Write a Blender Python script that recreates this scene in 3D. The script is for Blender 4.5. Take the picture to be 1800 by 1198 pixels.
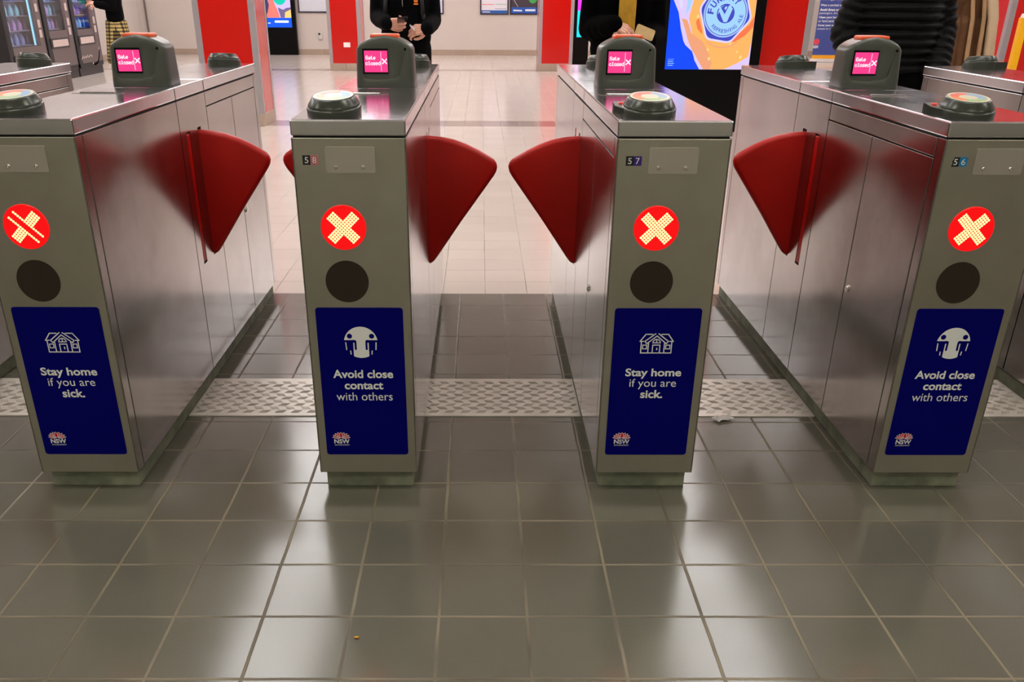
import bpy, bmesh, math, random
from mathutils import Matrix, Vector
random.seed(7)
PI = math.pi
SC = bpy.context.scene
COL = SC.collection
for o in list(bpy.data.objects): bpy.data.objects.remove(o)

# ------------------------------------------------------------------ camera
F_PX, CX, CY, PITCH, ROLL, YAW, CAM_H = 1528.49, 853.55, 721.30, 0.4459, 0.0040, 0.0062, 1.2768
cam = bpy.data.cameras.new('camera')
cam.sensor_fit = 'HORIZONTAL'; cam.sensor_width = 36.0
cam.lens = F_PX / 1800 * 36
cam.shift_x = (900 - CX) / 1800
cam.shift_y = (CY - 599) / 1800
cam.clip_start = 0.05; cam.clip_end = 100
cam_ob = bpy.data.objects.new('camera', cam); COL.objects.link(cam_ob)
cam_ob.matrix_world = (Matrix.Translation((0, 0, CAM_H)) @ Matrix.Rotation(-YAW, 4, 'Z')
                       @ Matrix.Rotation(PI/2 - PITCH, 4, 'X') @ Matrix.Rotation(ROLL, 4, 'Z'))
SC.camera = cam_ob
# ------------------------------------------------------------------ world, exposure
world = bpy.data.worlds.new('world'); SC.world = world; world.use_nodes = True
bg = world.node_tree.nodes['Background']
bg.inputs[0].default_value = (0.9, 0.88, 0.85, 1); bg.inputs[1].default_value = 0.02
SC.view_settings.view_transform = 'Standard'
SC.view_settings.look = 'None'
SC.view_settings.gamma = 1
SC.view_settings.use_curve_mapping = False
SC.view_settings.exposure = 0.0
# lamp powers (emission strength of the ceiling diffusers)
HALL_LIGHT = 6.8
LANE_LIGHT = 9.0
FRONT_LIGHT = 18.0

# ------------------------------------------------------------------ materials
def srgb(r, g, b):
    f = lambda c: (c/255/12.92) if c/255 <= .04045 else ((c/255+.055)/1.055)**2.4
    return (f(r), f(g), f(b), 1)
MATS = {}
def mat(name, col=(.8,.8,.8,1), rough=.5, metal=0.0, emit=None, estr=1.0, spec=.5, trans=0, noise=0, nscale=20, bump=0, coat=0, alpha=1):
    if name in MATS: return MATS[name]
    m = bpy.data.materials.new(name); m.use_nodes = True
    nt = m.node_tree; b = nt.nodes['Principled BSDF']
    b.inputs['Base Color'].default_value = col
    b.inputs['Roughness'].default_value = rough
    b.inputs['Metallic'].default_value = metal
    b.inputs['Specular IOR Level'].default_value = spec
    b.inputs['Transmission Weight'].default_value = trans
    b.inputs['Coat Weight'].default_value = coat
    b.inputs['Alpha'].default_value = alpha
    if emit:
        b.inputs['Emission Color'].default_value = emit
        b.inputs['Emission Strength'].default_value = estr
    if noise or bump:
        tc = nt.nodes.new('ShaderNodeTexCoord')
        n = nt.nodes.new('ShaderNodeTexNoise'); n.inputs['Scale'].default_value = nscale
        n.inputs['Detail'].default_value = 5
        nt.links.new(tc.outputs['Object'], n.inputs['Vector'])
        if noise:
            mx = nt.nodes.new('ShaderNodeMixRGB'); mx.blend_type = 'MULTIPLY'
            rp = nt.nodes.new('ShaderNodeValToRGB')
            lo = 1 - noise
            rp.color_ramp.elements[0].position = .3; rp.color_ramp.elements[1].position = .7
            rp.color_ramp.elements[0].color = (lo, lo, lo, 1); rp.color_ramp.elements[1].color = (1, 1, 1, 1)
            mx.inputs['Fac'].default_value = 1
            mx.inputs['Color1'].default_value = col
            nt.links.new(n.outputs['Fac'], rp.inputs['Fac'])
            nt.links.new(rp.outputs['Color'], mx.inputs['Color2'])
            nt.links.new(mx.outputs['Color'], b.inputs['Base Color'])
        if bump:
            bp = nt.nodes.new('ShaderNodeBump'); bp.inputs['Strength'].default_value = bump
            bp.inputs['Distance'].default_value = .01
            nt.links.new(n.outputs['Fac'], bp.inputs['Height'])
            nt.links.new(bp.outputs['Normal'], b.inputs['Normal'])
    MATS[name] = m
    return m

def steel(name, col, rough, grain=(2, 300, 300), dirt=.25, rvar=.1, wear=.10, speck=.3):
    """brushed stainless steel: fine grain in the roughness, soft blotches of wear"""
    if name in MATS: return MATS[name]
    m = bpy.data.materials.new(name); m.use_nodes = True
    nt = m.node_tree; b = nt.nodes['Principled BSDF']; L = nt.links.new
    b.inputs['Metallic'].default_value = 1
    tc = nt.nodes.new('ShaderNodeTexCoord')
    mp = nt.nodes.new('ShaderNodeMapping'); mp.inputs['Scale'].default_value = grain
    n1 = nt.nodes.new('ShaderNodeTexNoise'); n1.inputs['Scale'].default_value = 1; n1.inputs['Detail'].default_value = 3
    L(tc.outputs['Object'], mp.inputs['Vector']); L(mp.outputs['Vector'], n1.inputs['Vector'])
    n2 = nt.nodes.new('ShaderNodeTexNoise'); n2.inputs['Scale'].default_value = 5; n2.inputs['Detail'].default_value = 6
    n2.inputs['Roughness'].default_value = .6
    L(tc.outputs['Object'], n2.inputs['Vector'])
    n3 = nt.nodes.new('ShaderNodeTexNoise'); n3.inputs['Scale'].default_value = 60; n3.inputs['Detail'].default_value = 2
    L(tc.outputs['Object'], n3.inputs['Vector'])
    r1 = nt.nodes.new('ShaderNodeMapRange'); r1.inputs['From Min'].default_value = .2; r1.inputs['From Max'].default_value = .8
    r1.inputs['To Min'].default_value = rough - rvar; r1.inputs['To Max'].default_value = rough + rvar
    L(n1.outputs['Fac'], r1.inputs['Value'])
    add = nt.nodes.new('ShaderNodeMath'); add.operation = 'MULTIPLY_ADD'
    L(n2.outputs['Fac'], add.inputs[0]); add.inputs[1].default_value = wear
    L(r1.outputs['Result'], add.inputs[2])
    L(add.outputs[0], b.inputs['Roughness'])
    rp = nt.nodes.new('ShaderNodeValToRGB')
    rp.color_ramp.elements[0].position = .32; rp.color_ramp.elements[1].position = .62
    rp.color_ramp.elements[0].color = (1-dirt, 1-dirt*1.05, 1-dirt*1.15, 1); rp.color_ramp.elements[1].color = (1, 1, 1, 1)
    L(n2.outputs['Fac'], rp.inputs['Fac'])
    sp = nt.nodes.new('ShaderNodeValToRGB')
    sp.color_ramp.elements[0].position = .20; sp.color_ramp.elements[1].position = .25
    sp.color_ramp.elements[0].color = (.55, .5, .45, 1); sp.color_ramp.elements[1].color = (1, 1, 1, 1)
    L(n3.outputs['Fac'], sp.inputs['Fac'])
    m1 = nt.nodes.new('ShaderNodeMixRGB'); m1.blend_type = 'MULTIPLY'; m1.inputs['Fac'].default_value = 1
    m1.inputs['Color1'].default_value = col; L(rp.outputs['Color'], m1.inputs['Color2'])
    m2 = nt.nodes.new('ShaderNodeMixRGB'); m2.blend_type = 'MULTIPLY'; m2.inputs['Fac'].default_value = speck
    L(m1.outputs['Color'], m2.inputs['Color1']); L(sp.outputs['Color'], m2.inputs['Color2'])
    L(m2.outputs['Color'], b.inputs['Base Color'])
    MATS[name] = m
    return m

def tiles(name, col, var, grout, size=.2, gw=.006, off=(0, 0), rough=.3, spec=.5, stain=.25, bands=None):
    """square ceramic tiles with grout, per-tile shade and stains"""
    m = bpy.data.materials.new(name); m.use_nodes = True
    nt = m.node_tree; b = nt.nodes['Principled BSDF']; L = nt.links.new
    tc = nt.nodes.new('ShaderNodeTexCoord'); sx = nt.nodes.new('ShaderNodeSeparateXYZ')
    L(tc.outputs['Object'], sx.inputs[0])
    def M(op, a, bb=None, c=None):
        n = nt.nodes.new('ShaderNodeMath'); n.operation = op
        for i, v in enumerate((a, bb, c)):
            if v is None: continue
            if isinstance(v, (int, float)): n.inputs[i].default_value = v
            else: L(v, n.inputs[i])
        return n.outputs[0]
    # slightly uneven grout lines
    wob = nt.nodes.new('ShaderNodeTexNoise'); wob.inputs['Scale'].default_value = 9
    L(tc.outputs['Object'], wob.inputs['Vector'])
    wv = M('MULTIPLY', M('SUBTRACT', wob.outputs['Fac'], .5), .004)
    fx = M('MULTIPLY', M('ADD', M('SUBTRACT', sx.outputs['X'], off[0]), wv), 1/size)
    fy = M('MULTIPLY', M('ADD', M('SUBTRACT', sx.outputs['Y'], off[1]), wv), 1/size)
    dx = M('ABSOLUTE', M('SUBTRACT', M('FRACT', M('ADD', fx, .5)), .5))
    dy = M('ABSOLUTE', M('SUBTRACT', M('FRACT', M('ADD', fy, .5)), .5))
    d = M('MINIMUM', dx, dy)
    mr = nt.nodes.new('ShaderNodeMapRange'); mr.interpolation_type = 'SMOOTHSTEP'
    mr.inputs['From Min'].default_value = gw/size*.5*.6; mr.inputs['From Max'].default_value = gw/size*.5*1.3
    L(d, mr.inputs['Value'])          # 0 in grout, 1 in tile
    cmb = nt.nodes.new('ShaderNodeCombineXYZ'); L(M('FLOOR', fx), cmb.inputs[0]); L(M('FLOOR', fy), cmb.inputs[1])
    wn = nt.nodes.new('ShaderNodeTexWhiteNoise'); wn.noise_dimensions = '2D'; L(cmb.outputs[0], wn.inputs['Vector'])
    n2 = nt.nodes.new('ShaderNodeTexNoise'); n2.inputs['Scale'].default_value = 2.2; n2.inputs['Detail'].default_value = 7
    n2.inputs['Roughness'].default_value = .65
    L(tc.outputs['Object'], n2.inputs['Vector'])
    n3 = nt.nodes.new('ShaderNodeTexNoise'); n3.inputs['Scale'].default_value = 260; n3.inputs['Detail'].default_value = 2
    L(tc.outputs['Object'], n3.inputs['Vector'])
    v = M('ADD', M('MULTIPLY', M('SUBTRACT', wn.outputs['Value'], .5), var), 1)
    v = M('ADD', v, M('MULTIPLY', M('SUBTRACT', n2.outputs['Fac'], .5), stain))
    v = M('ADD', v, M('MULTIPLY', M('SUBTRACT', n3.outputs['Fac'], .5), stain*.7))
    mc = nt.nodes.new('ShaderNodeMixRGB'); mc.blend_type = 'MULTIPLY'; mc.inputs['Fac'].default_value = 1
    mc.inputs['Color1'].default_value = col; L(v, mc.inputs['Color2'])
    src = mc.outputs['Color']
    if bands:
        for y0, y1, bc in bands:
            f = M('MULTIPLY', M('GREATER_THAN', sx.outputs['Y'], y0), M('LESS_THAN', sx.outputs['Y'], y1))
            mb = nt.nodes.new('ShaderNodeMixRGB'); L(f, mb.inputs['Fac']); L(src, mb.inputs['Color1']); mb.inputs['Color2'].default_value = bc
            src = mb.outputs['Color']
    # grout shade varies from pale to black with dirt
    gm = nt.nodes.new('ShaderNodeMixRGB'); gn = nt.nodes.new('ShaderNodeTexNoise'); gn.inputs['Scale'].default_value = 3
    L(tc.outputs['Object'], gn.inputs['Vector'])
    g1 = nt.nodes.new('ShaderNodeMapRange'); g1.inputs['From Min'].default_value = .4; g1.inputs['From Max'].default_value = .6
    L(gn.outputs['Fac'], g1.inputs['Value'])
    gm.inputs['Color1'].default_value = tuple(c*.45 for c in grout[:3])+(1,); gm.inputs['Color2'].default_value = grout
    L(g1.outputs['Result'], gm.inputs['Fac'])
    mg = nt.nodes.new('ShaderNodeMixRGB'); L(mr.outputs['Result'], mg.inputs['Fac'])
    L(gm.outputs['Color'], mg.inputs['Color1']); L(src, mg.inputs['Color2'])
    L(mg.outputs['Color'], b.inputs['Base Color'])
    rr = M('ADD', M('MULTIPLY', M('SUBTRACT', 1, mr.outputs['Result']), .5), M('ADD', rough, M('MULTIPLY', M('SUBTRACT', n2.outputs['Fac'], .5), stain*.7)))
    L(rr, b.inputs['Roughness'])
    b.inputs['Specular IOR Level'].default_value = spec
    bp = nt.nodes.new('ShaderNodeBump'); bp.inputs['Strength'].default_value = .35; bp.inputs['Distance'].default_value = .003
    hh = M('ADD', mr.outputs['Result'], M('MULTIPLY', n3.outputs['Fac'], stain*.2))
    L(hh, bp.inputs['Height']); L(bp.outputs['Normal'], b.inputs['Normal'])
    MATS[name] = m
    return m

M_FRONT = steel('front steel', (.55, .53, .475, 1), .30, (90, 90, 1.5), .12, .02, .1, .05)
M_SIDE = steel('side steel', (.49, .46, .455, 1), .125, (1.5, 90, 1.5), .20, .012, .11)
M_LID = steel('lid steel', (.66, .64, .69, 1), .11, (90, 1.5, 90), .06, .012, .08, 0)
M_PLATE = mat('cover plate steel', (.60, .555, .52, 1), .42, .8)
M_CORE = mat('gap black', (.006, .006, .006, 1), .9)
M_PLINTH = mat('plinth cement', srgb(150, 154, 134), .8, noise=.5, nscale=14, bump=.3)
M_RED = mat('paddle red rubber', srgb(176, 6, 0), .42, spec=.3, noise=.12, nscale=9)
M_CHAR = mat('charcoal plastic', srgb(66, 69, 63), .34, bump=.05, nscale=300)
M_CHARG = mat('glossy charcoal plastic', srgb(50, 54, 48), .24)
M_BLACK = mat('black plastic', (.003, .003, .003, 1), .3, spec=.12)
M_SCREW = mat('polished steel', (.8, .78, .75, 1), .15, 1)
M_BLUE = mat('poster blue', srgb(0, 0, 112), .5, spec=.08)
M_WHITE = mat('poster white', srgb(246, 247, 250), .5, spec=.3)
M_PRED = mat('emblem red', srgb(215, 22, 48), .5)
M_WHITELINE = mat('emblem outline', srgb(240, 225, 235), .5)
M_PINK = mat('pink display', (0, 0, 0, 1), .3, emit=srgb(252, 62, 142), estr=1.0)
M_PINKTXT = mat('display white', (0, 0, 0, 1), .3, emit=(1, .93, 1, 1), estr=1.3)
M_LENS = mat('red lens', srgb(200, 6, 4), .35, emit=(1, 0, .004, 1), estr=.75)
M_LED = mat('led dots', (0, 0, 0, 1), .5, emit=(1, .27, .11, 1), estr=5.0)
M_PERF = mat('speaker mesh', srgb(46, 33, 20), .75, noise=.35, nscale=700)

# ------------------------------------------------------------------ mesh helpers
class MB:
    def __init__(s): s.bm = bmesh.new()
    def box(s, x0, x1, y0, y1, z0, z1, bev=0, mi=0):
        r = bmesh.ops.create_cube(s.bm, size=1)
        vs = r['verts']
        for v in vs:
            v.co = Vector(((x0+x1)/2 + v.co.x*(x1-x0), (y0+y1)/2 + v.co.y*(y1-y0), (z0+z1)/2 + v.co.z*(z1-z0)))
        fs = set(f for v in vs for f in v.link_faces)
        for f in fs: f.material_index = mi
        if bev:
            es = list(set(e for v in vs for e in v.link_edges))
            bmesh.ops.bevel(s.bm, geom=es, offset=bev, segments=2, affect='EDGES', profile=.5)
        return s
    def poly(s, pts, mi=0):
        f = s.bm.faces.new([s.bm.verts.new(p) for p in pts]); f.material_index = mi
        return s
    def prism(s, pts, axis, d0, d1, mi=0):
        """extrude a closed 2D outline along x, y or z; outline coords are the other two axes in order"""
        def P(a, b, d): return {'x': (d, a, b), 'y': (a, d, b), 'z': (a, b, d)}[axis]
        A = [s.bm.verts.new(P(a, b, d0)) for a, b in pts]; B = [s.bm.verts.new(P(a, b, d1)) for a, b in pts]
        n = len(pts); fs = [s.bm.faces.new(A), s.bm.faces.new(B[::-1])]
        for i in range(n): fs.append(s.bm.faces.new([A[i], B[i], B[(i+1) % n], A[(i+1) % n]]))
        for f in fs: f.material_index = mi
        bmesh.ops.recalc_face_normals(s.bm, faces=fs)
        return s
    def cyl(s, c, r, h, axis='z', seg=32, r2=None, mi=0):
        r2 = r if r2 is None else r2
        R = {'z': Matrix(), 'x': Matrix.Rotation(PI/2, 4, 'Y'), 'y': Matrix.Rotation(-PI/2, 4, 'X')}[axis]
        q = bmesh.ops.create_cone(s.bm, cap_ends=True, segments=seg, radius1=r, radius2=r2, depth=h, matrix=Matrix.Translation(c) @ R)
        for v in q['verts']:
            for f in v.link_faces: f.material_index = mi
        return s
    def lathe(s, prof, c=(0, 0, 0), seg=40, mi=0):
        rings = []
        for r, z in prof:
            if r < 1e-6: rings.append([s.bm.verts.new((c[0], c[1], c[2]+z))])
            else: rings.append([s.bm.verts.new((c[0]+r*math.cos(2*PI*i/seg), c[1]+r*math.sin(2*PI*i/seg), c[2]+z)) for i in range(seg)])
        for a, b in zip(rings, rings[1:]):
            for i in range(seg):
                j = (i+1) % seg
                if len(a) == 1 and len(b) == 1: continue
                if len(a) == 1: f = s.bm.faces.new([a[0], b[i], b[j]])
                elif len(b) == 1: f = s.bm.faces.new([a[i], a[j], b[0]])
                else: f = s.bm.faces.new([a[i], a[j], b[j], b[i]])
                f.material_index = mi
        return s
    def sphere(s, c, r, seg=12, scale=(1, 1, 1), mi=0):
        q = bmesh.ops.create_uvsphere(s.bm, u_segments=seg, v_segments=max(6, seg//2+2), radius=r,
                                      matrix=Matrix.Translation(c) @ Matrix.Diagonal((*scale, 1)))
        for v in q['verts']:
            for f in v.link_faces: f.material_index = mi
        return s
    def limb(s, a, b, ra, rb, seg=16):
        """tapered capsule between two joints"""
        a = Vector(a); b = Vector(b); d = b-a
        q = d.to_track_quat('Z', 'Y').to_matrix().to_4x4()
        bmesh.ops.create_cone(s.bm, cap_ends=True, segments=seg, radius1=ra, radius2=rb, depth=d.length, matrix=Matrix.Translation((a+b)/2) @ q)
        s.sphere(a, ra, seg); s.sphere(b, rb, seg)
        return s
    def chain(s, pts):
        for p, q in zip(pts, pts[1:]): s.limb(p[0], q[0], p[1], q[1])
        return s
    def tube(s, pts, r, seg=8):
        for p, q in zip(pts, pts[1:]): s.limb(p, q, r, r, seg)
        return s
    def mesh(s, name, mats, smooth=False):
        me = bpy.data.meshes.new(name); s.bm.normal_update(); s.bm.to_mesh(me); s.bm.free()
        for m in (mats if isinstance(mats, (list, tuple)) else [mats]): me.materials.append(m)
        if smooth:
            for p in me.polygons: p.use_smooth = True
        return me

def add(name, me, parent=None, loc=(0, 0, 0), rot=(0, 0, 0), label=None):
    o = bpy.data.objects.new(name, me); COL.objects.link(o)
    o.location = loc; o.rotation_euler = rot
    if parent: o.parent = parent
    if label: o['label'] = label
    return o
def build(mb, name, mats, parent=None, smooth=False, loc=(0, 0, 0), rot=(0, 0, 0), label=None):
    return add(name, mb.mesh(name, mats, smooth), parent, loc, rot, label)
def tag(o, label, cat, group=None):
    o['label'] = label; o['category'] = cat
    if group: o['group'] = group
    return o
def thing(name, label, cat, loc=(0, 0, 0), rz=0, group=None):
    o = bpy.data.objects.new(name, None); COL.objects.link(o); o.empty_display_size = .1
    o.location = loc; o.rotation_euler = (0, 0, rz)
    return tag(o, label, cat, group)
def struct(o):
    o['kind'] = 'structure'; return o
def smooth_by_angle(me, ang=35):
    bm = bmesh.new(); bm.from_mesh(me)
    for f in bm.faces: f.smooth = True
    for e in bm.edges:
        if len(e.link_faces) == 2 and e.calc_face_angle(0) > math.radians(ang): e.smooth = False
    bm.to_mesh(me); bm.free(); return me

_dg = None
def evaluated_mesh(ob):
    dg = bpy.context.evaluated_depsgraph_get(); dg.update()
    return bpy.data.meshes.new_from_object(ob.evaluated_get(dg))
def text_bm(bm, txt, x0, x1, z0, z1, bold=0, y=0, mi=0, spacing=1.0):
    """lettering fitted into a box of the x-z plane, facing -y"""
    cu = bpy.data.curves.new('t', 'FONT'); cu.body = txt; cu.offset = bold; cu.space_character = spacing; cu.resolution_u = 4
    ob = bpy.data.objects.new('t', cu); COL.objects.link(ob)
    me = evaluated_mesh(ob); bpy.data.objects.remove(ob)
    xs = [v.co.x for v in me.vertices]; ys = [v.co.y for v in me.vertices]
    a, b, c, d = min(xs), max(xs), min(ys), max(ys)
    if z1 is None: z1 = z0 + (d-c)*(x1-x0)/(b-a)
    vs = [bm.verts.new((x0+(v.co.x-a)/(b-a)*(x1-x0), y, z0+(v.co.y-c)/(d-c)*(z1-z0))) for v in me.vertices]
    for p in me.polygons:
        try: f = bm.faces.new([vs[i] for i in p.vertices]); f.material_index = mi
        except ValueError: pass
    bpy.data.meshes.remove(me)
def stroke(bm, pts, w, y=0, closed=False, mi=0):
    """constant width polyline drawn flat in the x-z plane"""
    n = len(pts)
    for i in range(n if closed else n-1):
        a = Vector(pts[i]); b = Vector(pts[(i+1) % n]); d = (b-a)
        if d.length < 1e-9: continue
        d.normalize(); nn = Vector((-d.y, d.x))*w/2; e = d*w/2
        q = [a-e+nn, a-e-nn, b+e-nn, b+e+nn]
        f = bm.faces.new([bm.verts.new((p.x, y, p.y)) for p in q]); f.material_index = mi
def flat(bm, pts, y=0, mi=0):
    f = bm.faces.new([bm.verts.new((a, y, b)) for a, b in pts]); f.material_index = mi
def arc(cx, cz, r, a0, a1, n=24, rz=None):
    rz = r if rz is None else rz
    return [(cx+r*math.cos(math.radians(a0+(a1-a0)*i/n)), cz+rz*math.sin(math.radians(a0+(a1-a0)*i/n))) for i in range(n+1)]
def rrect(x0, x1, z0, z1, r, n=5):
    return (arc(x1-r, z1-r, r, 0, 90, n)+arc(x0+r, z1-r, r, 90, 180, n)+arc(x0+r, z0+r, r, 180, 270, n)+arc(x1-r, z0+r, r, 270, 360, n))

# ------------------------------------------------------------------ room
XL, XR, YB, YF0, ZC = -7.85, 9.0, 21.9, -5.0, 3.7
YT = 3.954                                           # where dark tiles meet the pale concourse tiles
M_TDARK = tiles('dark floor tiles', srgb(99, 96, 86), .10, srgb(132, 120, 100), .2, .0065, (.106, 1.384), .17, .6, .28)
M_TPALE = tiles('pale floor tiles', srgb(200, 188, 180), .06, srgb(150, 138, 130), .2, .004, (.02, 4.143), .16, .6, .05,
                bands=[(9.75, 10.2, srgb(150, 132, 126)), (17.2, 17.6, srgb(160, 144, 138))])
m = MB()
m.poly([(XL, YF0, 0), (XR, YF0, 0), (XR, YT, 0), (XL, YT, 0)], 0)
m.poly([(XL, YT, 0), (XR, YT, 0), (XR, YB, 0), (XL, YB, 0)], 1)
struct(build(m, 'floor', [M_TDARK, M_TPALE]))
M_WALL = mat('cream wall paint', srgb(206, 195, 188), .5, noise=.03, nscale=3)
M_WALLF = mat('dim rear wall', srgb(200, 200, 184), .6)
M_CEIL = mat('white ceiling', srgb(225, 222, 215), .8)
M_SKIRT = mat('stone skirting', srgb(176, 155, 138), .4, noise=.1, nscale=4)
for nm, x0, x1, y0, y1, mm in [('wall_back', XL-.1, XR+.1, YB, YB+.1, M_WALL), ('wall_left', XL-.1, XL, YF0, YB, M_WALL),
                           ('wall_right', XR, XR+.1, YF0, YB, M_WALL), ('wall_front', XL-.1, XR+.1, YF0-.1, YF0, M_WALLF)]:
    struct(build(MB().box(x0, x1, y0, y1, 0, ZC), nm, mm))
struct(build(MB().box(XL-.1, XR+.1, YF0-.1, YB+.1, ZC, ZC+.1), 'ceiling', M_CEIL))
m = MB()
x = XL
while x < XR:
    m.box(x+.002, min(x+.3, XR)-.002, YB-.014, YB, 0, .12, .003); x += .3
struct(build(m, 'baseboard_back', M_SKIRT))
m = MB()
y = 16.9
while y < YB-.02:
    m.box(XL, XL+.014, y+.002, min(y+.3, YB-.014)-.002, 0, .12, .003); y += .3
struct(build(m, 'baseboard_left', M_SKIRT))

# ceiling luminaires: real fittings, housing plus glowing diffuser
M_HOUSE = mat('light housing', srgb(230, 230, 228), .4)
def lum(x, y, w, l, col, s, tint, grp):
    t = thing('ceiling_light', 'white recessed ceiling light over the '+grp, 'light', (x, y, ZC), 0, 'ceiling lights over the '+grp)
    q = MB()
    q.box(-w/2-.03, w/2+.03, -l/2-.03, -l/2, -.05, 0); q.box(-w/2-.03, w/2+.03, l/2, l/2+.03, -.05, 0)
    q.box(-w/2-.03, -w/2, -l/2, l/2, -.05, 0); q.box(w/2, w/2+.03, -l/2, l/2, -.05, 0)
    build(q, 'housing', M_HOUSE, t)
    build(MB().box(-w/2, w/2, -l/2, l/2, -.035, -.005), 'diffuser', mat('diffuser '+tint, (.8, .8, .8, 1), .5, emit=col, estr=s), t)
for xx in (-3.4, -1.65, .1, 1.85, 3.6):
    lum(xx, 3.25, 1.5, .35, (1, .95, .93, 1), LANE_LIGHT, 'lane', 'row of gates')
for k in range(9):
    for xx in (-5.6, -1.85, 2.1, 5.9):
        lum(xx, 5.35+1.95*k, 1.0, 1.75, (1, .975, .965, 1), HALL_LIGHT, 'neutral', 'concourse')
for yy in (-3.2, -.6, 1.9):
    for xx in (-4.2, -1.4, 1.4, 4.2):
        lum(xx, yy, 1.2, .3, (1, .97, .80, 1), FRONT_LIGHT, 'warm', 'entry side')

# ------------------------------------------------------------------ ticket gates
GY0, GY1 = 2.148, 3.97
GC = 3.06                                            # gate centre in Y; parts are local to it
W2 = .1369
ZB, ZBT, ZL0, ZL1 = .056, .9683, .9725, 1.0095
SEAM1, SEAM2 = 2.905, 3.215
def Y(v): return v-GC
CACHE = {}
def cached(key, fn):
    if key not in CACHE: CACHE[key] = fn()
    return CACHE[key]
def side_panels(t, s, rot):
    """sheet panels of one long side (s = +1 right, -1 left). rot: layout turned end for end (doors at the far end)"""
    e0, e1 = W2-.005, W2
    def bx(q, a, b, z0, z1):
        if rot: a, b = 2*GC-b, 2*GC-a
        a, b = Y(a), Y(b)
        x0, x1 = sorted((s*e0, s*e1)); q.box(x0, x1, a, b, z0, z1, .0012)
    g = .0022
    E0 = 2*GC-GY1
    k = 'R' if rot else 'L'
    def one(nm, key, *spec):
        def mk():
            q = MB()
            for a in spec: bx(q, *a)
            return q.mesh(nm, M_SIDE)
        return add(nm, cached((key, s, rot), mk), t)
    S1, S2 = (2*GC-SEAM2, 2*GC-SEAM1) if rot else (SEAM1, SEAM2)
    N0, N1 = (2*GC-GY1, 2*GC-GY0) if rot else (GY0, GY1)
    # end with doors (near end when rot is False)
    one('corner_strip', 'cs', (N0, N0+.04, ZB, ZBT))
    one('drawer_front', 'df', (N0+.04+2*g, S1-g, .922, ZBT-.001))
    one('door', 'd1', (N0+.04+2*g, N0+.41, ZB+.001, .918))
    dr = one('door', 'd2', (N0+.41+2*g, S1-g, ZB+.001, .918))
    kn = cached(('knob', s), lambda: MB().cyl((s*.002, 0, 0), .011, .004, 'x', 20).cyl((s*.005, 0, 0), .0075, .003, 'x', 20).mesh('lock_knob', M_SCREW, False))
    ky = N0+.385
    add('lock_knob', kn, dr, (s*W2, Y(2*GC-ky if rot else ky), .477), label='chrome round lock')
    # plain end
    one('side_panel', 'sp', (S2+g, N1-.04-2*g, ZB+.001, ZBT-.001))
    one('corner_strip', 'cs2', (N1-.04, N1, ZB, ZBT))
    # middle panel with the two paddle slots
    def mid():
        q = MB(); x0, x1 = sorted((s*e0, s*e1)); w = .019
        a, b = Y(SEAM1+g), Y(SEAM2-g)
        ys = [Y(2.982)-w, Y(2.982)+w, Y(3.105)-w, Y(3.105)+w]
        z0, z1 = .425, .866
        q.box(x0, x1, a, b, ZB+.001, z0); q.box(x0, x1, a, b, z1, ZBT-.001)
        for c, d in ((a, ys[0]), (ys[1], ys[2]), (ys[3], b)): q.box(x0, x1, c, d, z0, z1)
        return q.mesh('slot_panel', M_SIDE)
    add('slot_panel', cached(('mid', s), mid), t)
def paddle_mesh(s):
    out = [(-.004, .428), (.006, .4285), (.016, .436), (.030, .455), (.114, .578), (.222, .728), (.2305, .743), (.2335, .757), (.2305, .770), (.222, .781)]
    top = [(.205, .792), (.17, .812), (.133, .829), (.09, .844), (.045, .853), (-.004, .857)]
    prof = out+top
    bm = bmesh.new(); th = .019; n = len(prof)
    cx, cz = .08, .68
    rings = []
    for yy, ins in ((-th, .013), (-th+.002, .0075), (-th+.006, .003), (-th+.012, 0), (th-.012, 0), (th-.006, .003), (th-.002, .0075), (th, .013)):
        r = []
        for i, (a, b) in enumerate(prof):
            p0 = Vector(prof[i-1]); p1 = Vector(prof[(i+1) % n]); d = (p1-p0).normalized(); nn = Vector((-d.y, d.x))
            if i in (0, n-1): nn = Vector((0, 1 if i == 0 else -1))
            q = Vector((a, b))+nn*ins
            r.append(bm.verts.new((s*q.x, yy, q.y)))
        rings.append(r)
    for A, B in zip(rings, rings[1:]):
        for i in range(n): bm.faces.new([A[i], A[(i+1) % n], B[(i+1) % n], B[i]])
    bm.faces.new(rings[0]); bm.faces.new(rings[-1][::-1])
    bmesh.ops.recalc_face_normals(bm, faces=bm.faces)
    me = bpy.data.meshes.new('paddle'); bm.to_mesh(me); bm.free(); me.materials.append(M_RED)
    return smooth_by_angle(me, 40)
def lid_mesh(a, b):
    q = MB(); q.box(-W2, W2, Y(a), Y(b), ZL0, ZL1, .0035)
    return q.mesh('lid', M_LID)
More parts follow.
